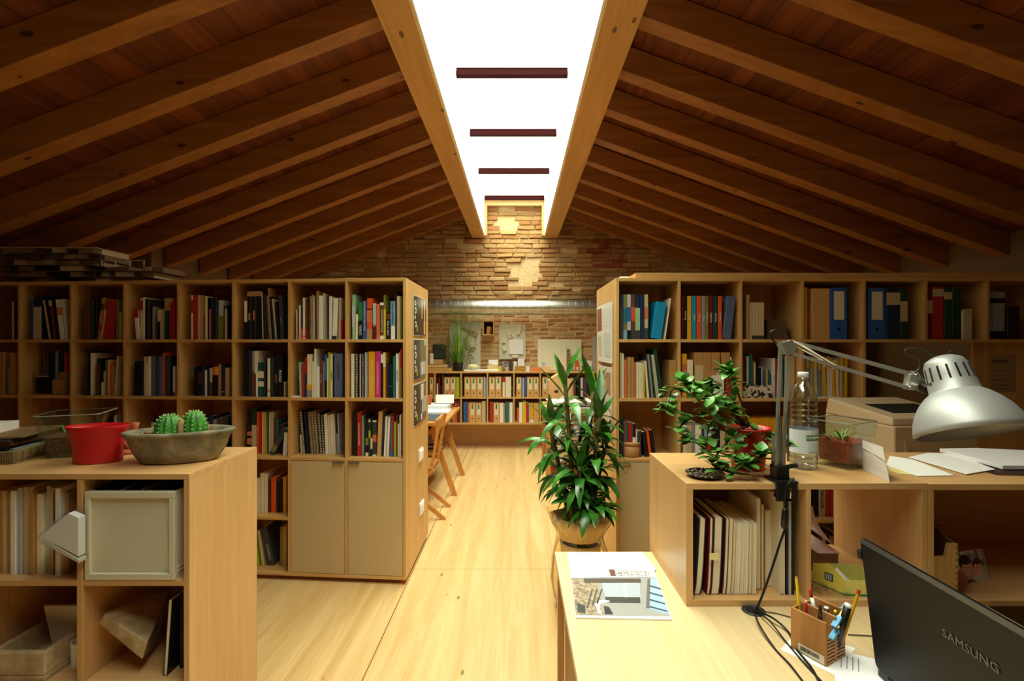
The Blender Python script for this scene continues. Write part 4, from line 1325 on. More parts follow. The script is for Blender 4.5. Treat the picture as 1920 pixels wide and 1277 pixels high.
# lower left: stone tray, sheet, cup
STONE = noise_mat('sandstone', '#a2875f', '#c9b692', 14, .95, .5, .006)
t = thing('stone_tray', 'rough beige stone trough on the bottom visible shelf of the low cabinet', 'tray', (PX(75, 1.72), 1.8, .3525))
z0 = .3525; xa, xb = -1.80, PX(104, 1.74); y0, y1 = 1.70, 2.0; h = .098
MB().box(xa, xb, y0, y1, z0, z0 + .02).box(xa, xb, y0, y0 + .022, z0 + .02, z0 + h).box(xa, xb, y1 - .022, y1, z0 + .02, z0 + h).box(xa, xa + .022, y0 + .022, y1 - .022, z0 + .02, z0 + h).box(xb - .022, xb, y0 + .022, y1 - .022, z0 + .02, z0 + h).build('trough', STONE, t, bevel=.004)
M = Matrix.Translation((-1.63, 1.86, z0 + .115)) @ Matrix.Rotation(R(12), 4, 'X')
o = MB().box(-.11, .11, -.004, .004, -.09, .07, M).build('white_card', mat('#e2ddd6', .8)); tag(o, 'pale square card standing inside the stone trough', 'card')
o = MB().lathe([(.033, 0), (.035, .085), (.031, .085), (.03, .006)], (PX(146, 1.77) - .008, 1.80, .3525), 20).build('paper_cup', mat('#e6e3dc', .6)); tag(o, 'white cup beside the stone trough in the low cabinet', 'cup')
# lower right: tilted stone slab and two black books
mb = MB(); pts = [P(184, 1172, 1.72), P(262, 1237, 1.72), P(300, 1216, 1.86), P(312, 1106, 2.0), P(215, 1140, 1.98)]
n_ = Vector((.10, .07, .035))
o = MB().add([P(184, 1170, 1.73), P(266, 1238, 1.73), P(312, 1190, 1.99), P(206, 1128, 2.0), P(196, 1152, 1.73), P(276, 1205, 1.73), P(318, 1110, 1.98), P(216, 1118, 1.99)],
             [(0, 1, 5, 4), (1, 2, 6, 5), (2, 3, 7, 6), (3, 0, 4, 7), (0, 3, 2, 1), (4, 5, 6, 7)]).build('stone_slab', STONE, bevel=.006); tag(o, 'rough stone slab tilted inside the low cabinet beside black books', 'stone')
o = book(PX(306, 1.73), 1.73, .3525, .014, .262, .24, 'black', lean=.018, fore=True, label='black notebook with pale page edges beside the tilted stone slab', cat='book')
o = book(PX(336, 1.77), 1.77, .3525, .016, .262, .24, 'black', label='plain black book against the cabinet side near the stone slab', cat='book')

# ---- on top of it
def conc():
    t = NT('aged_concrete'); n = t.noise(t.mapping((1, 1, 1)), 14, 6, .3, .65)
    t.color(t.ramp(n, [(.35, '#5b5a4c'), (.55, '#857b62'), (.7, '#a39a82')])); t.b.inputs['Roughness'].default_value = .85; t.bump(n, .5, .004); return t.m
CONC = conc()
bc = Vector((-1.268, 1.885, LZ + .0005)); RZ = Matrix.Rotation(R(17), 4, 'Z')
t = thing('planter_bowl', 'oval grey concrete bowl holding two small cacti on the low cabinet', 'planter', bc)
MB().lathe([(.105, 0), (.128, .004), (.150, .04), (.168, .085), (.176, .100), (.184, .104), (.186, .114), (.172, .118), (.162, .108), (.152, .095), (.13, .05)], bc, 40, sx=1, sy=.58, M=RZ, wob=lambda a, z: 1 + .006 * math.sin(a * 9 + z * 40), cap1=True).build('bowl', CONC, t, smooth=True)
mb = MB(); mb.lathe([(.158, .098), (.12, .104), (.06, .108), (.01, .110)], bc, 40, sy=.58, M=RZ, cap0=False, wob=lambda a, z: 1 + .01 * math.sin(a * 13)); mb.build('soil', SOIL, t, smooth=True)
rr = random.Random(9); mb = MB()
for k in range(90):
    a = rr.uniform(0, 6.28); r_ = .15 * math.sqrt(rr.random()); p = RZ @ Vector((r_ * math.cos(a), r_ * .56 * math.sin(a), .106)); s_ = rr.uniform(.003, .006)
    mb.lathe([(s_ * .6, -s_), (s_, 0), (s_ * .5, s_ * .8)], bc + p, 6)
o = mb.build('bark_chips', mat('#8a5a36', .9), t); o['kind'] = 'stuff'
CACT = leaf_mat('cactus_skin', '#24701f', '#4fa03a', .5, 20); AREO = mat('#f1e2b8', .8)
def cactus(px, py_top, py_b, Y, r, lab):
    h = (py_b - py_top) * Y / F; c = P(px, py_b, Y); nr = 11
    t = thing('cactus', lab, 'cactus', c)
    prof = [(r * math.sin(math.pi * (.2 + .8 * u)) ** .75 if u < 1 else .002, h * (1 - math.cos(math.pi * u)) / 2) for u in [i / 10 for i in range(11)]]
    wob = lambda a, z: .86 + .16 * abs(math.cos(a * nr / 2)) ** .7
    MB().lathe(prof, c, 88, wob=wob).build('body', CACT, t, smooth=True)
    mb = MB(); sp = MB()
    for i in range(nr):
        a = 2 * math.pi * i / nr
        for k in (2, 3, 4, 5, 6, 7, 8, 9):
            rr_, z = prof[k]; p = c + Vector((rr_ * math.cos(a) * 1.02, rr_ * math.sin(a) * 1.02, z))
            mb.lathe([(.0008, -.0018), (.0022, 0), (.0008, .0018)], p, 6)
            n_ = (p - c - Vector((0, 0, h * .45))).normalized()
            for s_ in (-.5, 0, .5): sp.tube([p, p + (n_ + Vector((-math.sin(a) * s_, math.cos(a) * s_, .25 * s_))).normalized() * .006], [.0005, .0001], 4)
    mb.build('areoles', AREO, t); sp.build('spines', AREO, t)
cactus(317, 777, 822, 1.86, .0475, 'ribbed green cactus nearer the red pot in the concrete bowl')
cactus(364, 770, 818, 1.88, .043, 'taller ribbed green cactus nearer the cabinet edge in the bowl')
o = MB().lathe([(.010, 0), (.013, .03), (.012, .055), (.006, .07)], P(340, 822, 1.845), 12, wob=lambda a, z: 1 + .15 * math.sin(a * 6 + z * 200)).build('dried_stump', mat('#b29a5c', .9)); tag(o, 'dry yellowish cactus stump between the two green cacti', 'plant')
# red oval pot
rc = Vector((PX(184, 1.86), 1.86, LZ + .0005)); RZ2 = Matrix.Rotation(R(14), 4, 'Z')
t = thing('red_pot', 'empty red oval plastic pot on the low cabinet', 'pot', rc)
MB().lathe([(.074, 0), (.078, .003), (.078, .03), (.083, .08), (.096, .122), (.102, .136), (.1, .137), (.094, .122), (.081, .08), (.076, .03), (.072, .006)], rc, 48, sy=.6, M=RZ2 @ Matrix.Shear('XY', 4, (0, 0))).build('shell', REDPOT, t, smooth=True)
# square glass vase with succulent
def glass_vase(name, label, c, w0, w1, h, rz, fill, fillh, seedl, plantcols):
    t = thing(name, label, 'vase', c); Rm = Matrix.Translation(c) @ Matrix.Rotation(rz, 4, 'Z')
    def ring(w, z, r_=.012):
        pts = []
        for (sx, sy) in ((1, 1), (-1, 1), (-1, -1), (1, -1)):
            a0 = math.atan2(sy, sx) - math.pi / 4
            for q in range(4): a = a0 + math.pi / 2 * q / 3; pts.append(Rm @ Vector((sx * (w / 2 - r_) + r_ * math.cos(a), sy * (w / 2 - r_) + r_ * math.sin(a), z)))
        return pts
    mb = MB(); rs = [ring(w0, 0), ring(w0 + (w1 - w0) * .5, h * .5), ring(w1, h), ring(w1 - .008, h), ring(w0 + (w1 - w0) * .5 - .008, h * .5), ring(w0 - .008, .014)]
    for r_ in rs: mb.v += r_
    n = 16
    for k in range(len(rs) - 1):
        for i in range(n): j = (i + 1) % n; mb.f.append((k * n + i, k * n + j, (k + 1) * n + j, (k + 1) * n + i))
    mb.f.append(tuple(range(n))[::-1]); mb.f.append(tuple((len(rs) - 1) * n + i for i in range(n)))
    mb.build('glass', GLASS, t)
    for i, z0_, z1_, w_a, w_b in ((0, h - .002, h + .0015, w1, w1),):
        mb = MB(); a = ring(w1, h - .001); b = ring(w1 - .007, h - .001); a2 = ring(w1, h + .002); b2 = ring(w1 - .007, h + .002)
        mb.v += a + b + a2 + b2
        for i in range(n): j = (i + 1) % n; mb.f += [(2 * n + i, 2 * n + j, 3 * n + j, 3 * n + i), (i, j, 2 * n + j, 2 * n + i)]
        mb.build('rim', mat('#a9b3a6', .12, 0), t)
    wf = w0 + (w1 - w0) * fillh / h - .018
    mb = MB(); rs = [ring(w0 - .02, .018, .01), ring(wf, fillh, .01)]; mb.v += rs[0] + rs[1]
    for i in range(n): j = (i + 1) % n; mb.f.append((i, j, n + j, n + i))
    mb.f += [tuple(range(n))[::-1], tuple(range(n, 2 * n))]
    mb.build('soil', fill, t)
    rr = random.Random(seedl); mb = MB()
    for k in range(26):
        a = rr.uniform(0, 6.28); rad = rr.uniform(0, wf * .38)
        leaf(mb, Rm @ Vector((rad * math.cos(a), rad * math.sin(a), fillh)), (math.cos(a) * .8, math.sin(a) * .8, rr.uniform(.4, 1.2)), rr.uniform(.02, .06), .009, .6, 5, .3)
    mb.build('succulent', plantcols, t, smooth=True)
glass_vase('glass_vase', 'square glass vase with a small succulent behind the red pot', Vector((PX(145, 2.0), 2.0, LZ + .0005)), .15, .205, .165, R(22), SOIL, .08, 4, leaf_mat('succulent_leaf', '#3c6a3c', '#7f9a6a'))
# terracotta figure
tc = Vector((PX(243, 2.02), 2.03, LZ + .0005))
t = thing('clay_figure', 'small terracotta figure sitting on a round clay base behind red pot', 'figure', tc)
MB().lathe([(.058, 0), (.06, .008), (.056, .014), (.05, .016)], tc, 24).build('base', TERRA, t, smooth=True)
MB().tube([tc + Vector(v) for v in [(-.03, -.01, .016), (-.034, -.01, .04), (-.02, -.012, .052), (-.004, -.014, .03), (.012, -.02, .017)]], [.011, .012, .012, .010, .009], 10).build('legs', TERRA, t, smooth=True)
MB().tube([tc + Vector(v) for v in [(.014, .005, .014), (.010, .006, .05), (.004, .006, .08), (.008, .006, .10), (.012, .006, .118)]], [.02, .018, .015, .012, .014], 12).build('torso', TERRA, t, smooth=True)
MB().tube([tc + Vector(v) for v in [(.022, 0, .016), (.04, -.01, .03), (.045, -.012, .018)]], [.012, .011, .008], 10).build('arm', TERRA, t, smooth=True)
# basket tray with folders
t = thing('wicker_tray', 'low woven wicker tray holding papers on the low cabinet', 'basket', (-2.07, 1.93, LZ + .0005))
WICK = NT('wicker'); wv = WICK.n.new('ShaderNodeTexWave'); wv.inputs['Scale'].default_value = 55; wv.inputs['Distortion'].default_value = 3; wv.bands_direction = 'Z'
WICK.L(WICK.mapping((1, 1, 2.2)), wv.inputs['Vector']); wv2 = WICK.n.new('ShaderNodeTexWave'); wv2.inputs['Scale'].default_value = 40; WICK.L(WICK.mapping((1, .7, .2)), wv2.inputs['Vector'])
hh = WICK.math('MULTIPLY', wv.outputs['Fac'], wv2.outputs['Fac']); WICK.color(WICK.ramp(hh, [(0, '#6d532b'), (.5, '#c9ac6e')])); WICK.bump(hh, .9, .006); WICK.b.inputs['Roughness'].default_value = .8
Mw = Matrix.Translation((-2.07, 1.93, LZ + .0006)) @ Matrix.Rotation(R(12), 4, 'Z')
MB().box(-.22, .21, -.15, .15, 0, .008, Mw).box(-.22, .21, -.15, -.135, .008, .045, Mw).box(-.22, .21, .135, .15, .008, .045, Mw).box(-.22, -.205, -.135, .135, .008, .045, Mw).box(.195, .21, -.135, .135, .008, .045, Mw).build('weave', WICK.m, t, bevel=.004)
z = .0095
for k, (c, th) in enumerate([('grey', .012), ('darkgreen', .014), ('grey', .012), ('black', .01), ('brown', .012), ('darkgrey', .012)]):
    o = MB().box(-.19, .18, -.12, .12, z, z + th, Mw @ Matrix.Rotation(R([2, -2, 3, -3, 1, -1][k]), 4, 'Z')).build('folder', CM[c], bevel=.002); z += th + .0006
    tag(o, '%s folder, %s from bottom, in the wicker tray' % (SAY.get(c, c), ORD[k]), 'folder', 'folders in the wicker tray')
zt = LZ + z + .002
o = MB().box(-.24, .2, -.13, .14, z + .003, z + .009, Mw @ Matrix.Rotation(R(5), 4, 'Z')).build('drawing_board', mat('#8a6a48', .7)); tag(o, 'thin brown board resting on the folders in the wicker tray', 'board')
o = MB().box(-.1, .075, -.05, .09, z + .0095, z + .043, Mw @ Matrix.Rotation(R(5), 4, 'Z')).build('white_box', mat('#f0ece4', .6), bevel=.001); tag(o, 'white box lying on the brown board above the wicker tray', 'box')
o = MB().box(-.12, .0, -.0, .09, z + .0436, z + .055, Mw @ Matrix.Rotation(R(5), 4, 'Z')).build('white_box', mat('#f0ece4', .6), bevel=.001); tag(o, 'smaller flat white box stacked on the larger white box', 'box')

# ---------------------------------------------------------------- model on top of the left bookcase
def bcase_pt(px, dy_=0): 
    a = (px - CX) / F; Y = (YL + KSH * XA) / (1 + KSH * a); return a * Y, Y + dy_
t = thing('architectural_model', 'grey card model of stacked flats on top of the left bookcase', 'model', (-2.9, 3.5, ZT[0]))
MD = [mat('#c4a888', .85), mat('#e0c8a4', .85), mat('#8a6c54', .85)]
z = ZT[0] + .0005; rr = random.Random(12)
for lv in range(6):
    xa = -3.55; xb = -2.52 + (.0 if lv < 3 else -.35) + [0, .02, .07, -.0, .02, .0][lv]
    ya = 3.43; 
    MB().box(xa, xb, ya - .02, ya + .3, z, z + .005).build('floor_slab', mat('#5a4636', .85), t)
    x = xa; k = 0
    while x < xb - .04:
        wd = rr.choice([.05, .08, .11]); wd = min(wd, xb - x - .005)
        if rr.random() < .75: MB().box(x + .004, x + wd, ya + rr.uniform(-.01, .06), ya + .28, z + .0052, z + .04).build('room_block', MD[rr.randrange(3)], t)
        x += wd
    z += .0405
    if lv == 2:
        MB().box(-2.85, -2.55, 3.43, 3.435, z + .035, z + .039).build('railing', MD[1], t)
        for q in range(4): MB().box(-2.85 + q * .097, -2.845 + q * .097, 3.43, 3.435, z, z + .036).build('railing_post', MD[1], t)
MB().box(-3.55, -2.87, 3.41, 3.73, z, z + .005).build('floor_slab', MD[0], t)
xa, ya = bcase_pt(641, .06); xb, yb_ = bcase_pt(738, .06)
o = MB().box(xa, xb, yb_ + .03, yb_ + .25, ZT[0] + .0005, ZT[0] + .01).build('paper_roll', mat('#f1ead8', .6), bevel=.004); tag(o, 'flat white sheet bundle on top of the left bookcase near aisle', 'paper')
# small glass carafes in a left cell
for k, px in enumerate((355, 372)):
    x, y = bcase_pt(px, .02); c = Vector((x, y + .03, ZT[1] + .0005))
    o = MB().lathe([(.022, 0), (.024, .006), (.012, .03), (.006, .042), (.014, .055), (.022, .06), (.02, .06), (.005, .045), (.01, .03), (.02, .008)], c, 20).build('brass_cup', mat('#e8b66a', .12, 1), smooth=True)
    tag(o, 'small shiny brass stem cup, %s red-lettered book, left bookcase' % ('just before the' if k == 0 else 'further along past the'), 'cup')
# items in seventh cell second row: jar, bags
x, y = bcase_pt(55, .03)
t = thing('glass_bowl', 'dark round glass bowl with pale rim in the left bookcase', 'bowl', (x, y + .1, ZT[2]))
MB().lathe([(.04, 0), (.062, .02), (.066, .115), (.062, .115), (.058, .02)], (x, y + .1, ZT[2] + .001), 24).build('body', glass('dark_glass', '#6a6a70'), t, smooth=True)
MB().lathe([(.067, .115), (.069, .121), (.061, .121), (.061, .115)], (x, y + .1, ZT[2] + .001), 24, cap0=False, cap1=False).build('rim', mat('#b9a890', .4), t, smooth=True)
x, y = bcase_pt(96, .03)
mb = MB(); mb.box(x - .02, x + .055, y, y + .09, ZT[2] + .0005, ZT[2] + .1); 
o = mb.add([(x - .012, y + .02, ZT[2] + .1), (x + .05, y + .02, ZT[2] + .1), (x - .012, y + .06, ZT[2] + .1), (x + .05, y + .06, ZT[2] + .1), (x, y + .035, ZT[2] + .15), (x + .045, y + .035, ZT[2] + .15), (x, y + .045, ZT[2] + .15), (x + .045, y + .045, ZT[2] + .15)],
           [(0, 1, 5, 4), (2, 6, 7, 3), (0, 4, 6, 2), (1, 3, 7, 5), (4, 5, 7, 6)]).build('paper_bag', mat('#b58c58', .8)); tag(o, 'small tan paper bag standing in the left bookcase cell', 'bag')
for k, dx in enumerate((.066, .082)):
    o = book(x + dx, y + .03, ZT[2], .012, .155 - k * .02, .12, 'darkred', lean=.035, label='%s red booklet leaning beside the tan paper bag' % ('taller dark' if k == 0 else 'shorter dark'), cat='book')
# little stone top of books in cell three row three
bx_ = lambda px, py0, py1, Y: (PX(px, Y), PZ(py1, Y), PZ(py0, Y))
c = Vector((PX(1183, 3.20), 3.20, ZT[3] + .0005))
t = thing('bark_box', 'round wooden bark box with lid on the bookcase shelf above the door', 'box', c)
MB().lathe([(.054, 0), (.057, .004), (.056, .072)], c, 36).build('body', wood('bark', '#c8935a', '#9a6233', 'X', 0, .6), t, smooth=True)
MB().lathe([(.058, .072), (.0585, .088), (.055, .092)], c, 36).build('lid', wood('bark_lid', '#d2a468', '#b07f45', 'X', 0, .6), t, smooth=True)
xa, xb = PX(1437, 3.2), PX(1476, 3.2)
o = MB().hexa([(xa, 3.18, ZT[1] + .0005), (xb, 3.18, ZT[1] + .0005), (xa - .01, 3.33, ZT[1] + .0005), (xb - .01, 3.33, ZT[1] + .0005), (xa + .004, 3.2, ZT[1] + .125), (xb - .008, 3.2, ZT[1] + .122), (xa, 3.31, ZT[1] + .125), (xb - .014, 3.31, ZT[1] + .122)]).build('leather_case', mat('#5d4a33', .6), bevel=.004)
tag(o, 'grey-brown flat box standing beside the white journal run, right bookcase', 'box')
o.location = (0, 0, 0)
# flyers and the sleeve in front of the brown slipcases
for k, (a, b, y0, y1, c_, lab) in enumerate([(1334, 1357, 704, 748, '#e8e4dc', 'white leaflet standing before the brown slipcases'), (1343, 1360, 700, 747, '#dcd8d8', 'second white leaflet just behind the first one'), (1358, 1376, 708, 751, '#b8242a', 'red photo leaflet standing before the brown slipcases')]):
    Y = 3.135 - .004 * (k == 0); o = MB().box(PX(a, Y), PX(b, Y), Y, Y + .0015, ZT[2] + .0005, PZ(y0, Y)).build('leaflet', mat(c_, .5)); tag(o, lab, 'leaflet')
o = MB().box(PX(1393, 3.15), PX(1448, 3.15), 3.148, 3.15, ZT[2] + .0005, PZ(722, 3.15)).build('postcard_strip', noise_mat('card_print', '#1c1a1a', '#d8d2c4', 45, .4, 0, lo=.45, hi=.52)); tag(o, 'black and white patterned card leaning before books, right bookcase', 'card')
o = MB().box(PX(1502, 3.2), PX(1566, 3.2), 3.14, 3.36, ZT[2] + .0005, ZT[2] + .004).build('loose_papers', PAPER); tag(o, 'white sheet lying flat below the archive magazines, right bookcase', 'paper')
# leaning book in front, third cell of third shelf
x, y = bcase_pt(500, .03)
o = book(x, y, ZT[3], .03, .185, .13, 'darkgrey', lean=.10, label='thick dark book leaning far over, third shelf, third cell from aisle', cat='book', bands=((.1, .35, 'olive'),))
x, y = bcase_pt(521, .03)
o = book(x + .015, y, ZT[3], .03, .148, .12, 'white', lean=.010, label='white paperback upright against divider, third shelf, third cell from aisle', cat='book')
x, y = bcase_pt(548, .02)
o = MB().box(x - .02, x + .04, y, y + .08, ZT[2] + .0005, ZT[2] + .006).build('leaflet', PAPER); tag(o, 'small white leaflet lying flat at the shelf edge, second shelf left bookcase', 'leaflet')

# ---------------------------------------------------------------- the plant in the aisle
pc = Vector((.36, 2.86, 0))
t = thing('potted_dracaena', 'tall leafy green dracaena in film-wrapped pot in the aisle', 'plant', pc)
MB().lathe([(.085, .02), (.095, .03), (.115, .36), (.12, .375), (.11, .375), (.10, .33)], pc, 28).build('pot', mat('#f0e2c0', .6), t, smooth=True)
MB().lathe([(.108, .35), (.05, .358), (.01, .36)], pc, 20, cap0=False).build('soil', SOIL, t)
MB().lathe([(.12, .0), (.135, .003), (.14, .018), (.12, .02)], pc, 28).build('saucer', mat('#cdb384', .6), t)
FILM = glass('wrapping_film', '#fbf2dc', .15, .25)
rr = random.Random(1)
MB().lathe([(.13, .02), (.15, .06), (.165, .18), (.16, .28), (.135, .37), (.125, .41), (.14, .45), (.17, .50), (.185, .55)], pc, 60, cap0=False, cap1=False, wob=lambda a, z: 1 + (.05 + .25 * max(0, z - .40)) * math.sin(a * 9 + z * 14) + .03 * math.sin(a * 23)).build('wrapping_film', FILM, t, smooth=True)
MB().lathe([(.118, .40), (.125, .43), (.15, .47), (.165, .52), (.15, .525)], pc, 60, cap0=False, cap1=False, wob=lambda a, z: 1 + .5 * max(0, z - .38) * math.sin(a * 7 + 1)).build('crepe_paper', mat('#ecd3a0', .7), t, smooth=True)
LEAFM = leaf_mat('dracaena_leaf', '#1f5214', '#43862a', .3, 9)
fol = MB(); stm = MB()
for ci, (dx, dyy, tx, ty, ht) in enumerate([(-.03, 0, -.06, -.03, 1.50), (.035, -.02, .07, -.05, 1.36), (-.005, .03, .10, .06, 1.46), (0, -.04, -.02, -.08, 1.05), (.05, .03, .10, 0, 1.15), (-.05, .02, -.12, .04, 1.24), (.02, -.05, .03, -.1, .80)]):
    pts = [pc + Vector((dx + (tx) * u ** 1.3, dyy + ty * u ** 1.3, .35 + (ht - .22 - .35) * u)) for u in [i / 8 for i in range(9)]]
    stm.tube(pts, [.012] * 9, 8)
    nl = 30
    for k in range(nl):
        u = (k / (nl - 1)); zz = .60 + u * (ht - .22 - .60)
        f_ = (zz - .35) / (ht - .22 - .35); f_ = min(1, max(0, f_))
        base = pc + Vector((dx + tx * f_ ** 1.3, dyy + ty * f_ ** 1.3, zz))
        a = k * 2.399 + ci; 
        inner = u > .86
        el = rr.uniform(1.2, 2.6) if inner else rr.uniform(.1, .9)
        Lg = rr.uniform(.19, .28) * (.8 if u < .3 else 1)
        if math.cos(a) > .2 and base.x > .36: Lg *= .8
        leaf(fol, base, (math.cos(a), math.sin(a) * .85, el), Lg, rr.uniform(.048, .07), rr.uniform(1.0, 2.6) if not inner else rr.uniform(.1, .8), 9, .22,
             prof=lambda v: min(1, .3 + v * 2.4) * (1 - v ** 3.2) * (.9 + .1 * math.sin(v * 22)), twist=rr.uniform(-.6, .6))
for v in fol.v:
    if v.x > XB - .02 and v.y > YR - .01: v.x = XB - .02 - (v.x - XB + .02) * .3
    if v.x > .60: v.x = .60 + (v.x - .60) * .35
fol.build('foliage', LEAFM, t, smooth=True); stm.build('stems', mat('#6f6a3a', .7), t, smooth=True)
# ---------------------------------------------------------------- desk
DZ = .74
dk = thing('desk', 'pale beech desk with plain side panel at the camera end of the aisle', 'desk', (.6, 1.0, 0))
MB().box(.136, 1.36, .25, 1.83, DZ - .022, DZ).build('desktop', wood('desk_wood', '#e6cda0', '#dcbf8e', 'Y', 0, .35), dk, bevel=.0015)
MB().box(.17, .19, .3, 1.78, .0, DZ - .022).build('side_panel', wood('side_wood', '#b98550', '#a8743f', 'Z', 0), dk)
MB().box(1.30, 1.32, .3, 1.83, 0, DZ - .022).build('side_panel', BIRCH['Z'], dk)
MB().box(.19, 1.30, 1.76, 1.778, .25, DZ - .022).build('modesty_panel', BIRCH['X'], dk)
MB().box(.145, .169, 1.795, 1.825, 0, DZ - .022).build('leg', BIRCH['Z'], dk)
# grommet in the desktop
g = thing('cable_grommet', 'dark round cable grommet set in the desktop', 'grommet', P(1413, 1146, 1.42))
gc = Vector((PX(1413, 1.425), 1.425, DZ + .0003)); g.location = gc
MB().lathe([(.032, 0), (.031, .003), (.023, .004), (.021, .001)], gc, 32).build('ring', mat('#2b3236', .4), g, smooth=True)
MB().lathe([(.020, .0008), (.019, .0012)], gc, 24).build('hole', mat('#050505', .9), g)

# ---------------------------------------------------------------- open unit standing on the desk, and its neighbour
UY0, UY1, UZ0, UZ1 = 1.448, 1.85, DZ + .0005, 1.096
UX0, UX1, UXM = .488, 1.186, .843
u = thing('shelf_unit', 'beech-look open shelf unit on the desk carrying jade plant and water bottle', 'shelf', (UX0, UY0, UZ0))
MB().box(UX0, UX1, UY0, UY1, UZ1 - .018, UZ1).build('top_board', BIRCH['X'], u, bevel=.001)
MB().box(UX0, UX1, UY0, UY1, UZ0, UZ0 + .018).build('bottom_board', BIRCH['X'], u, bevel=.001)
MB().box(UX0, UX0 + .02, UY0 + .0003, UY1, UZ0 + .018, UZ1 - .018).build('side_panel', BIRCH['Z'], u, bevel=.001)
MB().box(UX1 - .018, UX1, UY0 + .0003, UY1, UZ0 + .018, UZ1 - .018).build('side_panel', BIRCH['Z'], u, bevel=.001)
MB().box(UXM - .009, UXM + .006, UY0 + .0003, UY1, UZ0 + .018, UZ1 - .018).build('divider', BIRCH['Z'], u, bevel=.001)
MB().box(UX0 + .02, UXM - .009, UY1 - .01, UY1, UZ0 + .018, UZ1 - .018).build('back_panel', BIRCH['X'], u)
u2 = thing('shelf_unit', 'darker open shelf unit next to it, with paper-strewn top and photo inside', 'shelf', (UX1, UY0, UZ0))
MB().box(UX1 + .001, 2.3, UY0, UY1 + .02, UZ1 - .02, UZ1 - .002).build('top_board', BIRCH['X'], u2, bevel=.001)
MB().box(UX1 + .001, 2.3, UY0, UY1 + .02, UZ0, UZ0 + .016).build('bottom_board', BIRCH['X'], u2, bevel=.001)
MB().box(UX1 + .001, UX1 + .018, UY0 + .0003, UY1 + .02, UZ0 + .016, UZ1 - .02).build('side_panel', BIRCH['Z'], u2, bevel=.001)
MB().box(2.282, 2.3, UY0 + .0003, UY1 + .02, UZ0 + .016, UZ1 - .02).build('side_panel', BIRCH['Z'], u2)
MB().box(UX1 + .018, 2.282, UY1 + .01, UY1 + .02, UZ0 + .016, UZ1 - .02).build('back_panel', wood('back_brown', '#dcaf78', '#cc9b62', 'X', 0), u2)
t = thing('pedestal', 'dark brown drawer pedestal under the shelf unit beside the desk', 'cabinet', (1.8, 1.6, 0))
MB().box(1.37, 2.29, 1.5, 1.86, 0, DZ).build('body', wood('pedestal_wood', '#6d4524', '#583419', 'X', 0), t)
for k in range(3): MB().box(1.38, 2.28, 1.488, 1.5, .03 + k * .235, .255 + k * .235).build('drawer', wood('pedestal_wood', '#74492a', '#5c371c', 'X', 0), t)

# books with their page edges outwards
rr = random.Random(21)
def fbook(px0, px1, pyt, col, dep=.2, lean=0, Y=None, curve=0, lab='', yb=0):
    Y = Y or UY0 + .03 + yb; X0 = PX(px0, Y); wd = PX(px1, Y) - X0 - .0006; h = PZ(pyt, Y) - (UZ0 + .018)
    o = book(X0, Y, UZ0 + .0185, wd, h, dep, col, lean=lean, fore=True, label=lab, cat='book', group='books in the desk shelf unit')
    if curve:          # softcover slumping sideways
        for ob in [o] + list(o.children):
            bm = bmesh.new(); bm.from_mesh(ob.data)
            bmesh.ops.bisect_plane  # keep simple: cut into slices so the bend is smooth
            for q in range(1, 9): bmesh.ops.bisect_plane(bm, geom=bm.verts[:] + bm.edges[:] + bm.faces[:], plane_co=(0, 0, h * q / 9), plane_no=(0, 0, 1))
            for v in bm.verts: v.co.x += curve * (v.co.z / h) ** .55
            bm.to_mesh(ob.data); bm.free()
    return o
NOS = 'page edges out, desk shelf unit'
S = [(1300.5, 1305, 932, 'slate', .045, 'thin blue magazine slumped against the side, desk shelf unit', .10),
     (1305.5, 1309, 938, 'silver', .045, 'pale magazine slumped beside the thin blue one, desk shelf unit', .08),
     (1302, 1312, 972, 'darkgrey', .04, 'curved softcover with black cover, page edges out, desk shelf unit', .0)]
fbook(1301, 1305, 945, 'slate', curve=.010, yb=.175, dep=.14, lab='thin blue-grey magazine bent against the cell side, desk shelf unit')
fbook(1306, 1310, 945, 'silver', curve=.010, yb=.175, dep=.14, lab='thin pale magazine bent beside the blue-grey one, desk shelf unit')
fbook(1301, 1313, 973, 'darkgrey', curve=.017, dep=.14, yb=.0, lab='curved black softcover with cream pages, foremost in the desk shelf unit')
fbook(1324, 1331, 972, 'darkred', curve=.011, lab='cream paged book with dark red cover and yellow note, desk shelf unit')
fbook(1332, 1348, 971, 'darkgrey', curve=.012, lab='thick cream paged book with black cover, desk shelf unit')
fbook(1353, 1361, 973, 'maroon', curve=.012, lab='cream paged book with maroon and green cover, desk shelf unit')
fbook(1362, 1368, 974, 'cream', curve=.010, lab='narrow cream softcover right after the green covered book, desk shelf unit')
for k, (a, b, tp) in enumerate([(1369, 1375, 978), (1376, 1385, 982), (1386, 1393, 982), (1394, 1401, 980), (1402, 1409, 982), (1410, 1418, 982)]):
    fbook(a, b, tp, ['lime', 'white', 'cream', 'white', 'olive', 'cream'][k] if k not in (0, 4) else 'beige', curve=.010 - k * .0015, lab='white paged book, %s in the middle run of six, desk shelf unit' % ORD[k])
fbook(1419, 1426, 935, 'cream', yb=.03, lab='taller cream book standing behind the white run, desk shelf unit')
fbook(1427, 1433, 946, 'tan', yb=.03, lab='tall tan edged book after the white run, desk shelf unit')
fbook(1434, 1450, 957, 'beige', yb=.05, lab='beige slipcase set back after the tan book, desk shelf unit')
fbook(1462, 1472, 932, 'cream', yb=.0, lab='tall white paged book behind the lamp cord, desk shelf unit')
fbook(1474, 1478, 922, 'black', yb=.0, lab='thin black folder behind the lamp cord, desk shelf unit')
fbook(1479, 1484, 921, 'silver', yb=.0, lab='silver edged folder between two black ones, desk shelf unit')
fbook(1485, 1489, 920, 'black', yb=.0, lab='black folder closest to the divider, desk shelf unit')
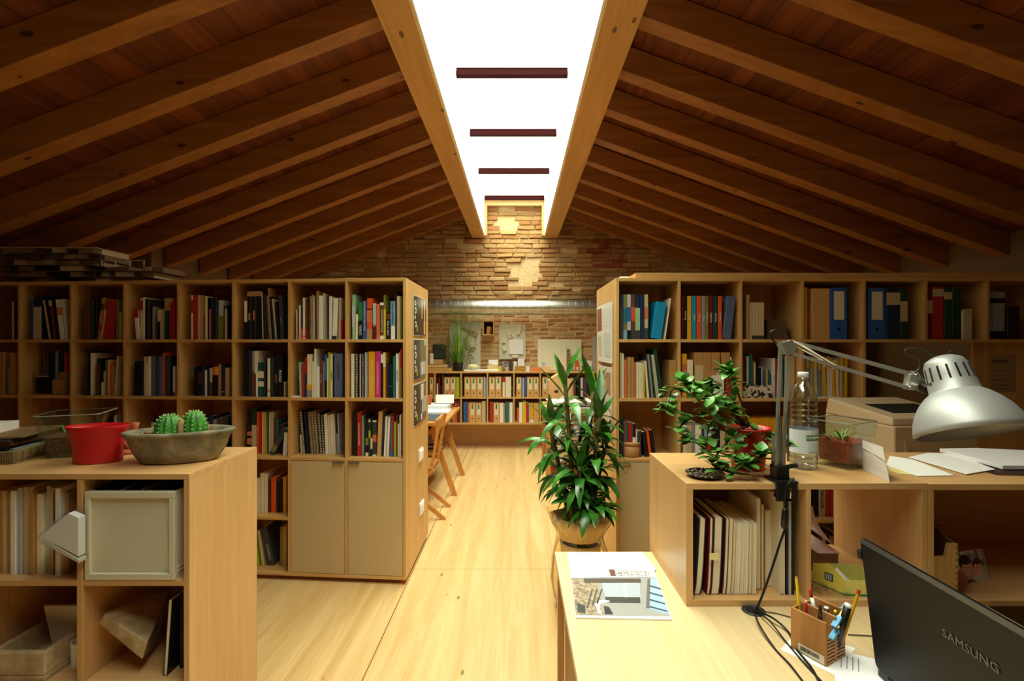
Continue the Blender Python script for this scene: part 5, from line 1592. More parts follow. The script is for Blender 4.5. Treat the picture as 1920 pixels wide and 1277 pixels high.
o = MB().box(PX(1452, 1.6), PX(1456, 1.6), 1.56, 1.82, UZ0 + .0186, 1.03).build('brown_folder', mat('#5a3a22', .8)); tag(o, 'dark brown folder standing deep inside the desk shelf unit', 'folder')
# yellow note sticking out
o = MB().box(PX(1330, 1.47), PX(1347, 1.47), 1.469, 1.4695, PZ(1050, 1.47), PZ(1037, 1.47)).build('sticky_note', mat('#f0e3a4', .7)); tag(o, 'pale yellow note sticking out of the cream paged books', 'note')

# ---------------------------------------------------------------- things in the second opening
zc = UZ0 + .0185
# curling sheets
mb = MB()
for q in range(9):
    u = q / 8; a = P(1524 + 42 * u ** 1.4, 950 + 75 * u ** .8 + 0, 1.62 + .03 * u); 
    mb.v += [a, a + Vector((-.002 + .02 * (u - 1) * 0, .14, .01))]
    if q < 8: b = 2 * q; mb.f.append((b, b + 1, b + 3, b + 2))
t = thing('curled_paper', 'white sheet curling down inside the middle opening of the desk shelves', 'paper', P(1545, 1020, 1.62))
mb.v = [Vector((v.x, v.y, v.z)) for v in mb.v]; mb.build('sheet', mat('#f1dede', .7), t, solid=.0006)
MB().box(PX(1520, 1.64), PX(1561, 1.64), 1.6, 1.82, zc + .0705, zc + .072).build('lower_sheet', mat('#f1dede', .7), t)
MB().box(PX(1520, 1.64), PX(1557, 1.64), 1.6, 1.82, zc, zc + .07).build('paper_pile', mat('#8c6a48', .8), t)
# clear wrapper
# house shaped box
YB_ = 1.50
t = thing('house_box', 'small yellow card box shaped like a house with window print', 'box', (PX(1590, YB_), YB_, zc))
a, b = PX(1553, 1.52), PX(1583, 1.48); c = PX(1622, 1.48)
YEL = mat('#dccb55', .6); YL2 = mat('#e6dc7c', .6)
Mh = Matrix.Translation((PX(1583, 1.475), 1.475, zc)) @ Matrix.Rotation(R(-4), 4, 'Z')
gx = -.058; 
MB().add([Mh @ Vector(v) for v in [(-.052, .075, .005), (0, 0, .005), (0, 0, .045), (-.026, .037, .077), (-.052, .075, .058)]] + [Mh @ Vector(v) for v in [(-.050, .077, .005), (.002, .002, .005), (.002, .002, .045), (-.024, .039, .077), (-.050, .077, .058)]],
         [(0, 1, 2, 3, 4), (9, 8, 7, 6, 5), (0, 5, 6, 1), (1, 6, 7, 2), (2, 7, 8, 3), (3, 8, 9, 4), (4, 9, 5, 0)]).build('gable_side', YEL, t)
MB().box(0.002, .085, -.001, .001, .005, .045, Mh).box(.083, .085, .001, .075, .005, .06, Mh).box(-.05, .085, .075, .077, .005, .06, Mh).build('walls', YL2, t)
MB().add([Mh @ Vector(v) for v in [(-.052, .077, 0), (0, -.003, 0), (.087, -.003, 0), (.087, .079, 0), (-.052, .077, .005), (0, -.003, .005), (.087, -.003, .005), (.087, .079, .005)]], [(0, 1, 2, 3), (7, 6, 5, 4), (0, 4, 5, 1), (1, 5, 6, 2), (2, 6, 7, 3), (3, 7, 4, 0)]).build('green_base', mat('#2f7a55', .6), t)
MB().add([Mh @ Vector(v) for v in [(-.02, .04, .012), (.03, .01, .012), (.055, .05, .012), (.01, .06, .058)]], [(0, 1, 3), (1, 2, 3), (0, 3, 2), (0, 2, 1)]).build('folded_slips', mat('#efeee6', .7), t)
# window print on the gable
u0 = Vector((-.052, .075, 0)); d_ = (Vector((0, 0, 0)) - u0).normalized(); nrm = Vector((d_.y, -d_.x, 0)) 
if nrm.x > 0: nrm = -nrm
def gp(s_, z): return Mh @ (u0 + d_ * s_ + nrm * .0008 + Vector((0, 0, z)))
MB().quad(gp(.036, .026), gp(.060, .026), gp(.060, .048), gp(.036, .048)).build('window_print', mat('#1f2a4a', .6), t, solid=.0006)
mb = MB()
for i in range(3):
    for j in range(3): s0, z_ = .0395 + i * .0062, .029 + j * .0058; mb.quad(*[p + Mh.to_3x3() @ nrm * .0006 for p in (gp(s0, z_), gp(s0 + .0045, z_), gp(s0 + .0045, z_ + .004), gp(s0, z_ + .004))])
mb.build('window_panes_print', mat('#c8d6e6', .6), t)
# crumpled clear wrapper
mb = MB(); rr = random.Random(3)
nx, ny = 9, 5
for j in range(ny):
    for i in range(nx): mb.v.append(Vector((PX(1524, 1.5) + i * .0115, 1.465 + j * .02 - i * .002, zc + .002 + rr.random() * .014)))
for j in range(ny - 1):
    for i in range(nx - 1): a = j * nx + i; mb.f.append((a, a + 1, a + nx + 1, a + nx))
o = mb.build('plastic_wrapper', glass('crinkled_film', '#f2f2ee', .05, .8)); tag(o, 'crumpled clear plastic wrapper beside the yellow house box', 'wrapper')

# ---------------------------------------------------------------- neighbour unit: wooden file, photo print, clips
FY = 1.50
t = thing('magazine_file', 'pale finger-jointed wooden magazine file in the neighbouring shelf unit', 'file', (PX(1775, FY), FY, UZ0 + .0165)); z0 = UZ0 + .0165
xa, xb = UX1 + .0185, PX(1796, 1.47); ya, yb = 1.47, 1.75; PLY = wood('plywood', '#d9b67a', '#cda763', 'Z', 0)
mb = MB(); mb.add([(xa, ya, z0), (xb, ya, z0), (xb, ya, z0 + .155), (xb - .028, ya, z0 + .155), (xb - .036, ya, z0 + .118), (xa + .004, ya, z0 + .118), (xa, ya, z0 + .135)] + [(xa, ya + .009, z0), (xb, ya + .009, z0), (xb, ya + .009, z0 + .155), (xb - .028, ya + .009, z0 + .155), (xb - .036, ya + .009, z0 + .118), (xa + .004, ya + .009, z0 + .118), (xa, ya + .009, z0 + .135)],
       [(0, 1, 2, 3, 4, 5, 6), tuple(range(7, 14))[::-1]] + [(i, 7 + i, 7 + (i + 1) % 7, (i + 1) % 7) for i in range(7)])
mb.build('front', PLY, t)
MB().add([(xb - .008, ya + .009, z0), (xb, ya + .009, z0), (xb - .008, yb, z0), (xb, yb, z0), (xb - .008, ya + .009, z0 + .155), (xb, ya + .009, z0 + .155), (xb - .008, yb, z0 + .25), (xb, yb, z0 + .25)], [(0, 2, 3, 1), (4, 5, 7, 6), (0, 1, 5, 4), (2, 6, 7, 3), (0, 4, 6, 2), (1, 3, 7, 5)]).build('side', wood('ply_dark', '#8d6c42', '#7a5a34', 'Y', 0), t)
MB().box(xa, xb - .008, ya + .009, yb, z0, z0 + .008).build('bottom', PLY, t)
mb = MB()
for k in range(8): mb.box(xb - .007, xb + .0006, ya - .0006, ya + .004, z0 + .008 + k * .019, z0 + .017 + k * .019)
mb.build('finger_joints', mat('#a9803f', .7), t)
t = thing('photo_print', 'colour photo print of two smiling children leaning on the wooden file', 'photo', (PX(1826, 1.56), 1.56, z0))
def php(u, v, off=0):      # u,v in 0..1 on the tilted print
    bl_, br_, tl_, tr_ = P(1797, 1090, 1.535), P(1855, 1085, 1.585), P(1784, 1037, 1.56), P(1842, 1028, 1.61)
    bl_.z = max(bl_.z, z0 + .001); br_.z = max(br_.z, z0 + .001)
    p = bl_ * (1 - u) * (1 - v) + br_ * u * (1 - v) + tl_ * (1 - u) * v + tr_ * u * v
    return p + Vector((.3, -1, .1)).normalized() * off
MB().quad(php(0, 0), php(1, 0), php(1, 1), php(0, 1)).build('print', noise_mat('photo_stone', '#55534e', '#e4dfd2', 38, .35, 0), t, solid=.0008)
def disc(u, v, ru, rv, c, off, nm, a0=0, a1=2 * math.pi):
    m_ = MB(); pts = [php(u + ru * math.cos(a), v + rv * math.sin(a), off) for a in [a0 + (a1 - a0) * i / 20 for i in range(20 if a1 - a0 > 6 else 21)]]
    m_.add(pts, [tuple(range(len(pts)))]); m_.build(nm, mat(c, .4), t)
disc(.15, .10, .16, .30, '#b9775a', .0010, 'printed_shoulder'); disc(.72, .06, .24, .16, '#c9c4b4', .0010, 'printed_shirt')
disc(.33, .62, .20, .27, '#2a1812', .0012, 'printed_hair'); disc(.37, .40, .17, .29, '#d89e7c', .0014, 'printed_face')
disc(.71, .50, .17, .22, '#4a2416', .0012, 'printed_hair'); disc(.71, .36, .145, .24, '#e2ac90', .0014, 'printed_face')
disc(.36, .66, .18, .12, '#2a1812', .0016, 'printed_fringe'); disc(.71, .57, .14, .07, '#4a2416', .0016, 'printed_fringe')
for uu, vv in ((.31, .45), (.43, .44), (.66, .41), (.76, .41)): disc(uu, vv, .022, .018, '#2a1a14', .0017, 'printed_eye')
disc(.38, .27, .06, .022, '#f0ddd0', .0017, 'printed_smile', math.pi, 2 * math.pi); disc(.71, .24, .055, .022, '#f0ddd0', .0017, 'printed_smile', math.pi, 2 * math.pi)
for k, (py, lab) in enumerate([(927, 'upper thin metal hook on the inner side of the unit'), (986, 'lower thin metal hook on the inner side of the unit')]):
    o = MB().tube([P(1756, py, 1.56), P(1765, py, 1.56)], .0012, 6).build('metal_hook', mat('#3a2c22', .4, .5)); tag(o, lab, 'hook')
    o.location.x = 0
o = MB().tube([P(1757, 1012, 1.50), P(1765, 1012, 1.5), P(1770, 1017, 1.5), P(1768, 1024, 1.5), P(1759, 1026, 1.5), P(1757, 1027, 1.5)], .0014, 6).build('binder_clip', mat('#8a8578', .3, 1)); tag(o, 'silver wire clip above the wooden magazine file', 'clip')

# ---------------------------------------------------------------- on top of the units
TZ = UZ1 + .0005
# clamp lamp
ALU = mat('#c9c9c2', .35, .85, name='lamp_silver'); SIL = NT('lamp_satin'); SIL.b.inputs['Base Color'].default_value = srgb('#b9bbbb'); SIL.b.inputs['Metallic'].default_value = .5; SIL.b.inputs['Roughness'].default_value = .5; SIL = SIL.m
lc = Vector((PX(1463, 1.475), 1.478, TZ))
lamp = thing('clamp_lamp', 'silver spring-arm clamp lamp with vented dome shade on the shelf unit', 'lamp', lc)
x_, y_, z_ = lc
MB().box(x_ - .033, x_ + .033, UY0 - .012, y_ + .03, z_, z_ + .007).box(x_ - .02, x_ + .018, y_ - .02, y_ + .02, z_ + .007, z_ + .045).box(x_ - .03, x_ + .03, UY0 - .012, UY0 - .003, z_ - .05, z_).box(x_ - .014, x_ + .014, UY0 - .012, y_ + .01, z_ - .05, z_ - .04).build('clamp', BLACK, lamp, bevel=.002)
MB().tube([(x_ + .004, UY0 - .02, z_ - .008), (x_ + .004, UY0 - .022, z_ - .02), (x_ + .004, UY0 - .02, z_ - .038)], .003, 8).build('clamp_screw', STEEL, lamp)
MB().bar((x_ + .012, y_ - .012, z_ + .042), (x_ + .04, y_ - .022, z_ + .05), .012, .01).build('clamp_knob', BLACK, lamp)
E = Vector((PX(1468, 1.475), 1.475, PZ(655, 1.475)))
b0 = Vector((x_ - .004, y_, z_ + .03))
for dx in (-.011, .011, ):
    MB().bar(b0 + Vector((dx, -.006, 0)), E + Vector((dx, -.006, .0)), .008, .008).build('lower_arm', ALU, lamp)
MB().bar(b0 + Vector((.0, .010, .0)), b0 + Vector((0, .010, .1)), .03, .004).build('lower_bracket', ALU, lamp)
for dx, n0, n1 in ((-.002, .06, .16), (.020, .03, .17)): MB().tube([b0 + Vector((dx, -.016, n0)), b0 + Vector((dx, -.016, n1))], .0045 if dx < 0 else .003, 8).build('lower_spring', mat('#8e8a80', .35, 1), lamp)
# elbow plate
ep = lambda px, py, dy=0: Vector((PX(px, 1.47), 1.47 + dy, PZ(py, 1.47)))
for dy in (-.016, .012):
    MB().add([ep(1459, 643, dy), ep(1480, 638, dy), ep(1492, 642, dy), ep(1489, 652, dy), ep(1481, 665, dy), ep(1470, 665, dy)] + [ep(1459, 643, dy + .003), ep(1480, 638, dy + .003), ep(1492, 642, dy + .003), ep(1489, 652, dy + .003), ep(1481, 665, dy + .003), ep(1470, 665, dy + .003)],
             [(0, 1, 2, 3, 4, 5), (11, 10, 9, 8, 7, 6)] + [(i, 6 + i, 6 + (i + 1) % 6, (i + 1) % 6) for i in range(6)]).build('elbow_plate', ALU, lamp)
HJ = Vector((PX(1716, 1.27), 1.27, PZ(703, 1.27)))
A1 = ep(1482, 640); A2 = ep(1480, 661)
B1 = Vector((PX(1714, 1.27), 1.27, PZ(703, 1.27))); B2 = Vector((PX(1704, 1.27), 1.27, PZ(727, 1.27)))
MB().bar(A1, B1, .010, .010).build('upper_arm', ALU, lamp); MB().bar(A2, B2, .009, .009).build('upper_arm', ALU, lamp)
q = lambda a, b, u: a + (b - a) * u
for dy in (-.012, .012): MB().tube([A1 + Vector((0, dy, .002)), q(A1, B1, .38) + Vector((0, dy, -.035))], .0035, 8).build('upper_spring', mat('#a9a498', .3, 1), lamp)
hp = lambda px, py, dy=0: Vector((PX(px, 1.265), 1.265 + dy, PZ(py, 1.265)))
MB().add([hp(1704, 731), hp(1727, 733), hp(1742, 722), hp(1720, 696), hp(1708, 702)] + [hp(1704, 731, .022), hp(1727, 733, .022), hp(1742, 722, .022), hp(1720, 696, .022), hp(1708, 702, .022)],
         [(0, 1, 2, 3, 4), (9, 8, 7, 6, 5)] + [(i, 5 + i, 5 + (i + 1) % 5, (i + 1) % 5) for i in range(5)]).build('head_plate', ALU, lamp, bevel=.001)
for px, py in ((1716, 704), (1705, 727), (1728, 727)):
    MB().lathe([(.005, 0), (.005, .004), (.003, .006)], n=12, M=Matrix.Translation(hp(px, py, -.001)) @ Matrix.Rotation(R(90), 4, 'X')).build('bolt', STEEL, lamp)
MB().lathe([(.013, -.012), (.015, 0), (.013, .012)], n=16, M=Matrix.Translation(hp(1733, 727, .0)) @ Matrix.Rotation(R(90), 4, 'X')).build('joint_knob', BLACK, lamp, smooth=True)
# shade
rimc = Vector((1.052, 1.165, PZ(812, 1.165))); topc = Vector((1.046, 1.235, PZ(669, 1.235)))
ax = (topc - rimc); Ls = ax.length; axn = ax.normalized(); Mq = Vector((0, 0, 1)).rotation_difference(axn).to_matrix().to_4x4(); Ms = Matrix.Translation(rimc) @ Mq
pr = [(.104, 0), (.1075, .004), (.106, .012), (.101, .030), (.092, .050), (.078, .070), (.062, .086), (.052, .093)]
nk = [(.052, .093), (.050, .096), (.047, .13), (.044, .158), (.038, .170), (.024, .178), (.004, .180)]
sc_ = Ls / .18
MB().lathe([(r_, z * sc_) for r_, z in pr] + [(r_ - .003, z * sc_) for r_, z in pr[::-1]], n=64, M=Ms, cap0=False, cap1=False).build('lamp_shade', SIL, lamp, smooth=True)
MB().lathe([(r_, z * sc_) for r_, z in nk], n=64, M=Ms, cap0=False).build('shade_neck', SIL, lamp, smooth=True)
for k in range(16):
    a = 2 * math.pi * k / 16 + .1
    Mk = Ms @ Matrix.Rotation(a, 4, 'Z'); 
    z0_, z1_ = .118 * sc_, .152 * sc_
    MB().hexa([Mk @ Vector(v) for v in [(.0475, -.0022, z0_), (.0487, -.0022, z0_), (.0475, .0022, z0_), (.0487, .0022, z0_), (.0440, -.0022, z1_), (.0457, -.0022, z1_), (.0440, .0022, z1_), (.0457, .0022, z1_)]]).build('vent_slot', mat('#060606', .8), lamp, bevel=.001)
MB().lathe([(.012, .16 * sc_), (.02, .12 * sc_), (.03, .07 * sc_), (.022, .045 * sc_), (.004, .036 * sc_)], n=20, M=Ms).build('bulb', mat('#efece4', .3), lamp, smooth=True)
n0 = Ms @ Vector((-.047, 0, .115 * sc_)); MB().tube([hp(1733, 727, .01), n0], .005, 10).build('shade_stem', STEEL, lamp)
# cords of the lamp
MB().tube([ep(1459, 645, .01), ep(1449, 634, .01), ep(1448, 622, .01), ep(1458, 618, .01), ep(1472, 620, .01), ep(1486, 634, .01)], .003, 8).build('cord', BLACK, lamp, smooth=True)
def spl(pts, n=8):
    out = []; P_ = [pts[0]] + list(pts) + [pts[-1]]
    for i in range(1, len(P_) - 2):
        for k in range(n):
            u = k / n; a, b, c, d = P_[i - 1], P_[i], P_[i + 1], P_[i + 2]
            out.append(.5 * ((2 * b) + (c - a) * u + (2 * a - 5 * b + 4 * c - d) * u * u + (3 * b - a - 3 * c + d) * u ** 3))
    return out + [pts[-1]]
hq = lambda px, py: Vector((PX(px, 1.25), 1.25, PZ(py, 1.25)))
MB().tube(spl([hq(1716, 699), hq(1724, 688), hq(1720, 672), hq(1700, 664), hq(1698, 656), hq(1712, 652), hq(1735, 658), hq(1756, 668), hq(1775, 664), hq(1786, 657), hq(1797, 670)]), .0018, 8).build('cord', mat('#2c2e30', .4), lamp, smooth=True)
cd = lambda px, py, Y: P(px, py, Y)
MB().tube(spl([Vector((x_ + .012, 1.425, TZ + .02)), cd(1474, 915, 1.425), cd(1471, 950, 1.425), cd(1473, 985, 1.425), cd(1462, 1020, 1.42), cd(1446, 1070, 1.42), cd(1430, 1115, 1.42), Vector((gc.x + .005, 1.42, DZ + .006)), Vector((gc.x, 1.425, DZ + .002))]), .0032, 10).build('cord', BLACK, lamp, smooth=True)
MB().lathe([(.004, -.03), (.009, -.024), (.010, 0), (.009, .024), (.004, .03)], n=14, sy=.7, M=Matrix.Translation(cd(1471.5, 972, 1.425)) @ Matrix.Rotation(R(4), 4, 'Y')).build('cord_switch', BLACK, lamp, smooth=True)
# cables from the grommet
for k, (pts, lab) in enumerate([
    ([(1410, 1150), (1424, 1180), (1452, 1215), (1480, 1245), (1505, 1277)], 'black cable running from grommet to desk corner, lowest of three'),
    ([(1414, 1150), (1442, 1172), (1475, 1205), (1505, 1240), (1540, 1277)], 'black cable running from grommet along pen holder, middle of three'),
    ([(1418, 1149), (1450, 1168), (1478, 1185), (1492, 1215), (1520, 1250), (1535, 1277)], 'thick black cable looping from grommet close to pen holder')]):
    ps = [P(px, py, (H - DZ - .004) * F / (py - CY)) for px, py in pts]
    ps[0] = gc + Vector((0, 0, .004)); ps[1].z += .012
    mb = MB().tube(spl(ps), [.0022, .0020, .0028][k], 8); o = mb.build('cable', BLACK, smooth=True, loc=ps[0]); tag(o, lab, 'cable')
ps = [P(px, py, (H - DZ - .003) * F / (py - CY)) for px, py in [(1425, 1146), (1455, 1150), (1485, 1158)]]
o = MB().tube(spl(ps), .0015, 6).build('cable', BLACK, smooth=True, loc=ps[0]); tag(o, 'thin black wire going from grommet behind the pen holder', 'cable')
ps = [P(px, py, (H - DZ - .003) * F / (py - CY)) for px, py in [(1590, 1190), (1612, 1191), (1640, 1193)]]
o = MB().tube(spl(ps), .0015, 6).build('cable', BLACK, smooth=True, loc=ps[0]); tag(o, 'short black wire between pen holder and laptop', 'cable')

# water bottle
wc = Vector((PX(1506, 1.63), 1.63, TZ))
bt = thing('water_bottle', 'clear plastic water bottle with white cap and green-white label', 'bottle', wc)
PET = glass('clear_pet', '#f1f5f6', .02, .9)
rib = []
z = .0
prof = [(.030, .0), (.038, .004), (.042, .014)]
z = .02
while z < .085: prof += [(.042, z), (.0395, z + .005), (.042, z + .010)]; z += .017
prof += [(.042, .09), (.0425, .094), (.0425, .134), (.041, .138)]
z = .145
while z < .205: prof += [(.0415, z), (.038, z + .006), (.0415, z + .012)]; z += .018
prof += [(.0415, .215), (.040, .232), (.034, .25), (.024, .268), (.015, .28), (.0135, .286), (.016, .288), (.016, .291), (.0125, .293), (.0125, .297)]
MB().lathe(prof, wc, 48).build('body', PET, bt, smooth=True)
MB().lathe([(.0385, .002), (.0405, .014), (.0405, .052)], wc, 32).build('water', glass('water', '#eef5f8', 0, .3), bt, smooth=True)
MB().lathe([(.0431, .052), (.0431, .128)], wc, 48, cap0=False, cap1=False).build('label', mat('#e3ecf2', .35), bt, smooth=True)
MB().lathe([(.015, .294), (.0165, .295), (.0165, .308), (.0155, .3105)], wc, 32).build('cap', mat('#f4f6fa', .35), bt, smooth=True)
def on_cyl(u, z, r_=.0437): a = -math.pi / 2 + u / r_; return wc + Vector((r_ * math.cos(a), r_ * math.sin(a), z))
def cylpatch(u0, u1, z0, z1, m, nm, r_=.0437):
    mb = MB(); n = 10
    for q_ in range(n + 1): uu = u0 + (u1 - u0) * q_ / n; mb.v += [on_cyl(uu, z0, r_), on_cyl(uu, z1, r_)]; 
    for q_ in range(n): b = 2 * q_; mb.f.append((b, b + 2, b + 3, b + 1))
    mb.build(nm, m, bt)
cylpatch(-.014, .036, .095, .112, mat('#1e7a4a', .4), 'label_band'); cylpatch(-.01, .03, .062, .085, mat('#bfe0ef', .4), 'label_mountains')
me = text_mesh('LEVISSIMA', .0125)
for v in me.vertices: p = on_cyl(v.co.x * .82 + .011, .1035 + v.co.y, .0441 + v.co.z); v.co = p - wc
me.materials.clear(); me.materials.append(mat('#f6f6f4', .4)); o = bpy.data.objects.new('lettering', me); C.objects.link(o); o.parent = bt
me = text_mesh('ACQUA MINERALE NATURALE', .0035)
for v in me.vertices: p = on_cyl(v.co.x * .8 + .011, .058 + v.co.y, .0441 + v.co.z); v.co = p - wc
me.materials.clear(); me.materials.append(mat('#6a87a0', .4)); o = bpy.data.objects.new('lettering', me); C.objects.link(o); o.parent = bt
# square vase with reddish cutting soil
AMB = noise_mat('red_gel', '#7a2412', '#a8482a', 25, .4, .1)
glass_vase('glass_vase', 'square glass vase with reddish soil and a sprig beside the water bottle', Vector((PX(1576, 1.67), 1.665, TZ)), .118, .152, .150, R(28), AMB, .085, 7, leaf_mat('sprig_leaf', '#4a7a30', '#9aa060'))
# white envelope leaning
mb = MB(); a = [P(1617, 825, 1.60), P(1655, 838, 1.50), P(1668, 901, 1.455), P(1618, 880, 1.60)]
a[2].z = TZ; a[3].z = TZ
t = thing('envelope', 'pale envelope leaning against the square glass vase', 'envelope', a[3]); MB().sheet(a, .0012).build('sheet', mat('#dcd4d0', .6), t)
MB().sheet([a[0] + Vector((-.001, -.002, -.0)), a[1] + Vector((-.001, -.002, 0)), a[1] * .6 + a[2] * .4 + Vector((-.002, -.002, 0)), a[0] * .75 + a[3] * .25 + Vector((-.002, -.002, 0))], .0006).build('flap', mat('#e6e0dc', .6), t)

# papers on the neighbour unit
TZ2 = UZ1 - .0015
def onz(px, py, z): Y = (H - z) * F / (py - CY); return (PX(px, Y), Y)
def paper(name, label, cat, pxs, z, th, m, **k):
    pts = [onz(px, py, z) for px, py in pxs]; return flat(name, label, cat, pts, z, th, m)
paper('yellow_card', 'yellow printed card under the first loose sheet', 'card', [(1669, 889), (1712, 890), (1690, 870), (1664, 868)], TZ2, .0008, noise_mat('yellow_print', '#e8c81e', '#f0ead0', 60, .5, 0))
paper('loose_sheet', 'white loose sheet lying nearest the envelope', 'paper', [(1662, 872), (1720, 893), (1790, 892), (1712, 862), (1668, 855)], TZ2 + .001, .001, PAPER)
paper('loose_sheet', 'white printed sheet between loose sheet and paper stack', 'paper', [(1704, 858), (1812, 890), (1866, 881), (1790, 852), (1740, 850)], TZ2 + .0022, .002, PAPER)
paper('folder', 'dark brown folder under the thick paper stack', 'folder', [(1830, 880), (1870, 891), (1960, 893), (1960, 858), (1850, 857)], TZ2 + .0002, .0007, mat('#3a2418', .6))
paper('paper_stack', 'thick stack of hole-punched white papers beneath the lamp shade', 'paper', [(1762, 847), (1880, 880), (1990, 880), (1960, 852), (1830, 846)], TZ2 + .0045, .012, mat('#e9e8ea', .7))
o = MB().tube(spl([P(1872, 856, 1.83) , P(1880, 851, 1.83), P(1890, 853, 1.83), P(1892, 858, 1.82)]), .0015, 6).build('ring_clip', mat('#3a3a3c', .3, 1)); tag(o, 'dark metal ring clip on the thick paper stack', 'clip')

# jade plant in red pot
jc = Vector((PX(1402, 1.62), 1.62, TZ))
t = thing('jade_plant', 'sprawling round-leaved jade plant in a red pot on the shelf unit', 'plant', jc)
MB().lathe([(.046, 0), (.049, .003), (.066, .128), (.069, .130), (.069, .134), (.063, .134), (.06, .12)], jc, 40).build('pot', REDPOT, t, smooth=True)
MB().lathe([(.061, .118), (.03, .124), (.005, .122)], jc, 20, cap0=False).build('soil', SOIL, t)
JL = leaf_mat('jade_leaf', '#3f7d2e', '#7ab25a', .3, 12); BR = mat('#5d4a2c', .8)
lf = MB(); st = MB(); rr = random.Random(17)
def rleaf(base, dirv, L, W): leaf(lf, base, dirv, L, W, rr.uniform(-.3, .8), 6, .18, prof=lambda u: math.sin(math.pi * min(1, .12 + u * .86)) ** .75 * (.55 + .45 * min(1, u * 2)))
jp = lambda px, py, Y=1.6: P(px, py, Y)
br_ = [[(1400, 800, 1.62), (1375, 770, 1.6), (1340, 755, 1.58), (1300, 742, 1.56), (1262, 730, 1.55), (1252, 770, 1.55)],
       [(1400, 800, 1.62), (1360, 760, 1.62), (1325, 745, 1.62), (1302, 720, 1.6)],
       [(1402, 800, 1.62), (1382, 775, 1.6), (1375, 745, 1.58), (1366, 710, 1.57), (1372, 695, 1.57)],
       [(1402, 800, 1.62), (1360, 765, 1.57), (1320, 775, 1.55), (1285, 790, 1.53), (1275, 810, 1.53), (1295, 830, 1.53)],
       [(1405, 800, 1.62), (1385, 740, 1.63), (1370, 700, 1.63), (1355, 690, 1.62)],
       [(1395, 805, 1.6), (1372, 820, 1.55), (1350, 845, 1.52), (1335, 868, 1.50), (1350, 880, 1.49), (1375, 888, 1.48)],
       [(1405, 805, 1.58), (1385, 835, 1.54), (1378, 860, 1.5), (1395, 872, 1.49), (1420, 865, 1.5), (1430, 852, 1.5)],
       [(1408, 800, 1.6), (1425, 810, 1.59), (1445, 818, 1.58), (1460, 830, 1.57), (1476, 838, 1.57)],
       [(1395, 800, 1.62), (1365, 785, 1.6), (1345, 790, 1.58), (1330, 800, 1.57), (1322, 850, 1.55)],
       [(1400, 800, 1.62), (1350, 760, 1.66), (1330, 735, 1.66), (1335, 715, 1.66)],
       [(1400, 800, 1.6), (1360, 800, 1.54), (1300, 740, 1.52), (1280, 715, 1.52)]]
for b_i, pts in enumerate(br_):
    ps = spl([jp(*p) for p in pts], 5)
    for p in ps: p.z = max(p.z, TZ + .006)
    st.tube(ps, [.0042 * (1 - .6 * i / len(ps)) for i in range(len(ps))], 6)
    m_ = len(ps)
    for i in range(3, m_):
        dens = 2 if i > m_ * .4 else 1
        for _ in range(dens + (2 if i > m_ - 4 else 0)):
            a = rr.uniform(0, 6.28); d_ = Vector((math.cos(a), math.sin(a) * .8, rr.uniform(-.3, .9)))
            p = ps[i]; Lq = rr.uniform(.032, .052)
            if p.z + d_.normalized().z * Lq < TZ + .004: d_.z = abs(d_.z) + .2
            rleaf(p, d_, Lq, Lq * rr.uniform(.6, .78))
for v in lf.v:
    if v.y > UY0 and v.z < TZ + .001: v.z = TZ + .001
lf.build('foliage', JL, t, smooth=True); st.build('branches', BR, t, smooth=True)
# dark dish under the trailing leaves
dc = Vector((PX(1322, 1.52), 1.52, TZ))
o = MB().lathe([(.03, 0), (.048, .006), (.058, .013), (.055, .014), (.04, .008), (.004, .006)], dc, 32).build('shell_dish', noise_mat('mottled_shell', '#0c0a08', '#cfc7a8', 120, .25, .2, lo=.52, hi=.62), smooth=True, loc=dc); tag(o, 'black and cream mottled shell-like dish under the jade plant leaves', 'dish')
o = MB().lathe([(.002, 0), (.006, .002), (.001, .004)], (PX(1402, 1.475), 1.475, TZ), 8).build('dry_leaf', mat('#6d4a2a', .9)); tag(o, 'curled dry brown leaf lying beside the lamp clamp', 'leaf')

# ---------------------------------------------------------------- magazine and papers on the desk
DT = DZ + .0004
def onq(px, py, z=DT): return onz(px, py, z)
def quadz(name, m, pxs, z, th, parent): 
    mb = MB(); mb.sheet([(*onz(px, py, z), z) for px, py in pxs], th); return mb.build(name, m, parent)
t = thing('magazine', 'open architecture magazine showing an interior photo on the desk', 'magazine', (.27, 1.5, DT))
quadz('page_block', mat('#eef0f2', .4), [(1080, 1160), (1260, 1164), (1226, 1070), (1068, 1072)], DT, .004, t)
zt_ = DT + .0042
def im(pxs, c, nm='photo_area', dz=0, r=.3): quadz(nm, mat(c, r) if isinstance(c, str) else c, pxs, zt_ + dz, .0002, t)
im([(1080, 1154), (1257, 1156), (1229, 1083), (1071, 1084)], '#a3a3a2')
im([(1080, 1152), (1133, 1153), (1118, 1085), (1071, 1085)], noise_mat('straw_photo', '#6f5c48', '#bfae94', 90, .35, 0), dz=.0003)
im([(1096, 1093), (1202, 1093), (1201, 1085), (1094, 1085)], '#5b544c', dz=.0004)
im([(1137, 1130), (1201, 1131), (1200, 1120), (1134, 1119)], '#4b4a48', dz=.0004)
im([(1135, 1119), (1201, 1120), (1199, 1093), (1128, 1092)], '#b0bac6', dz=.0004)
im([(1172, 1120), (1176, 1120), (1172, 1093), (1168, 1093)], '#efe7da', dz=.0005)
im([(1211, 1140), (1218, 1141), (1219, 1085), (1214, 1085)], '#6a6c6c', dz=.0004)
im([(1218, 1142), (1256, 1153), (1230, 1085), (1220, 1085)], '#9fbcd8', dz=.0004)
for k in range(4): im([(1218, 1100 + k * 13), (1240 + k * 4, 1106 + k * 14), (1239 + k * 4, 1103 + k * 14), (1218, 1097 + k * 13)], '#3a4c62', dz=.0005)
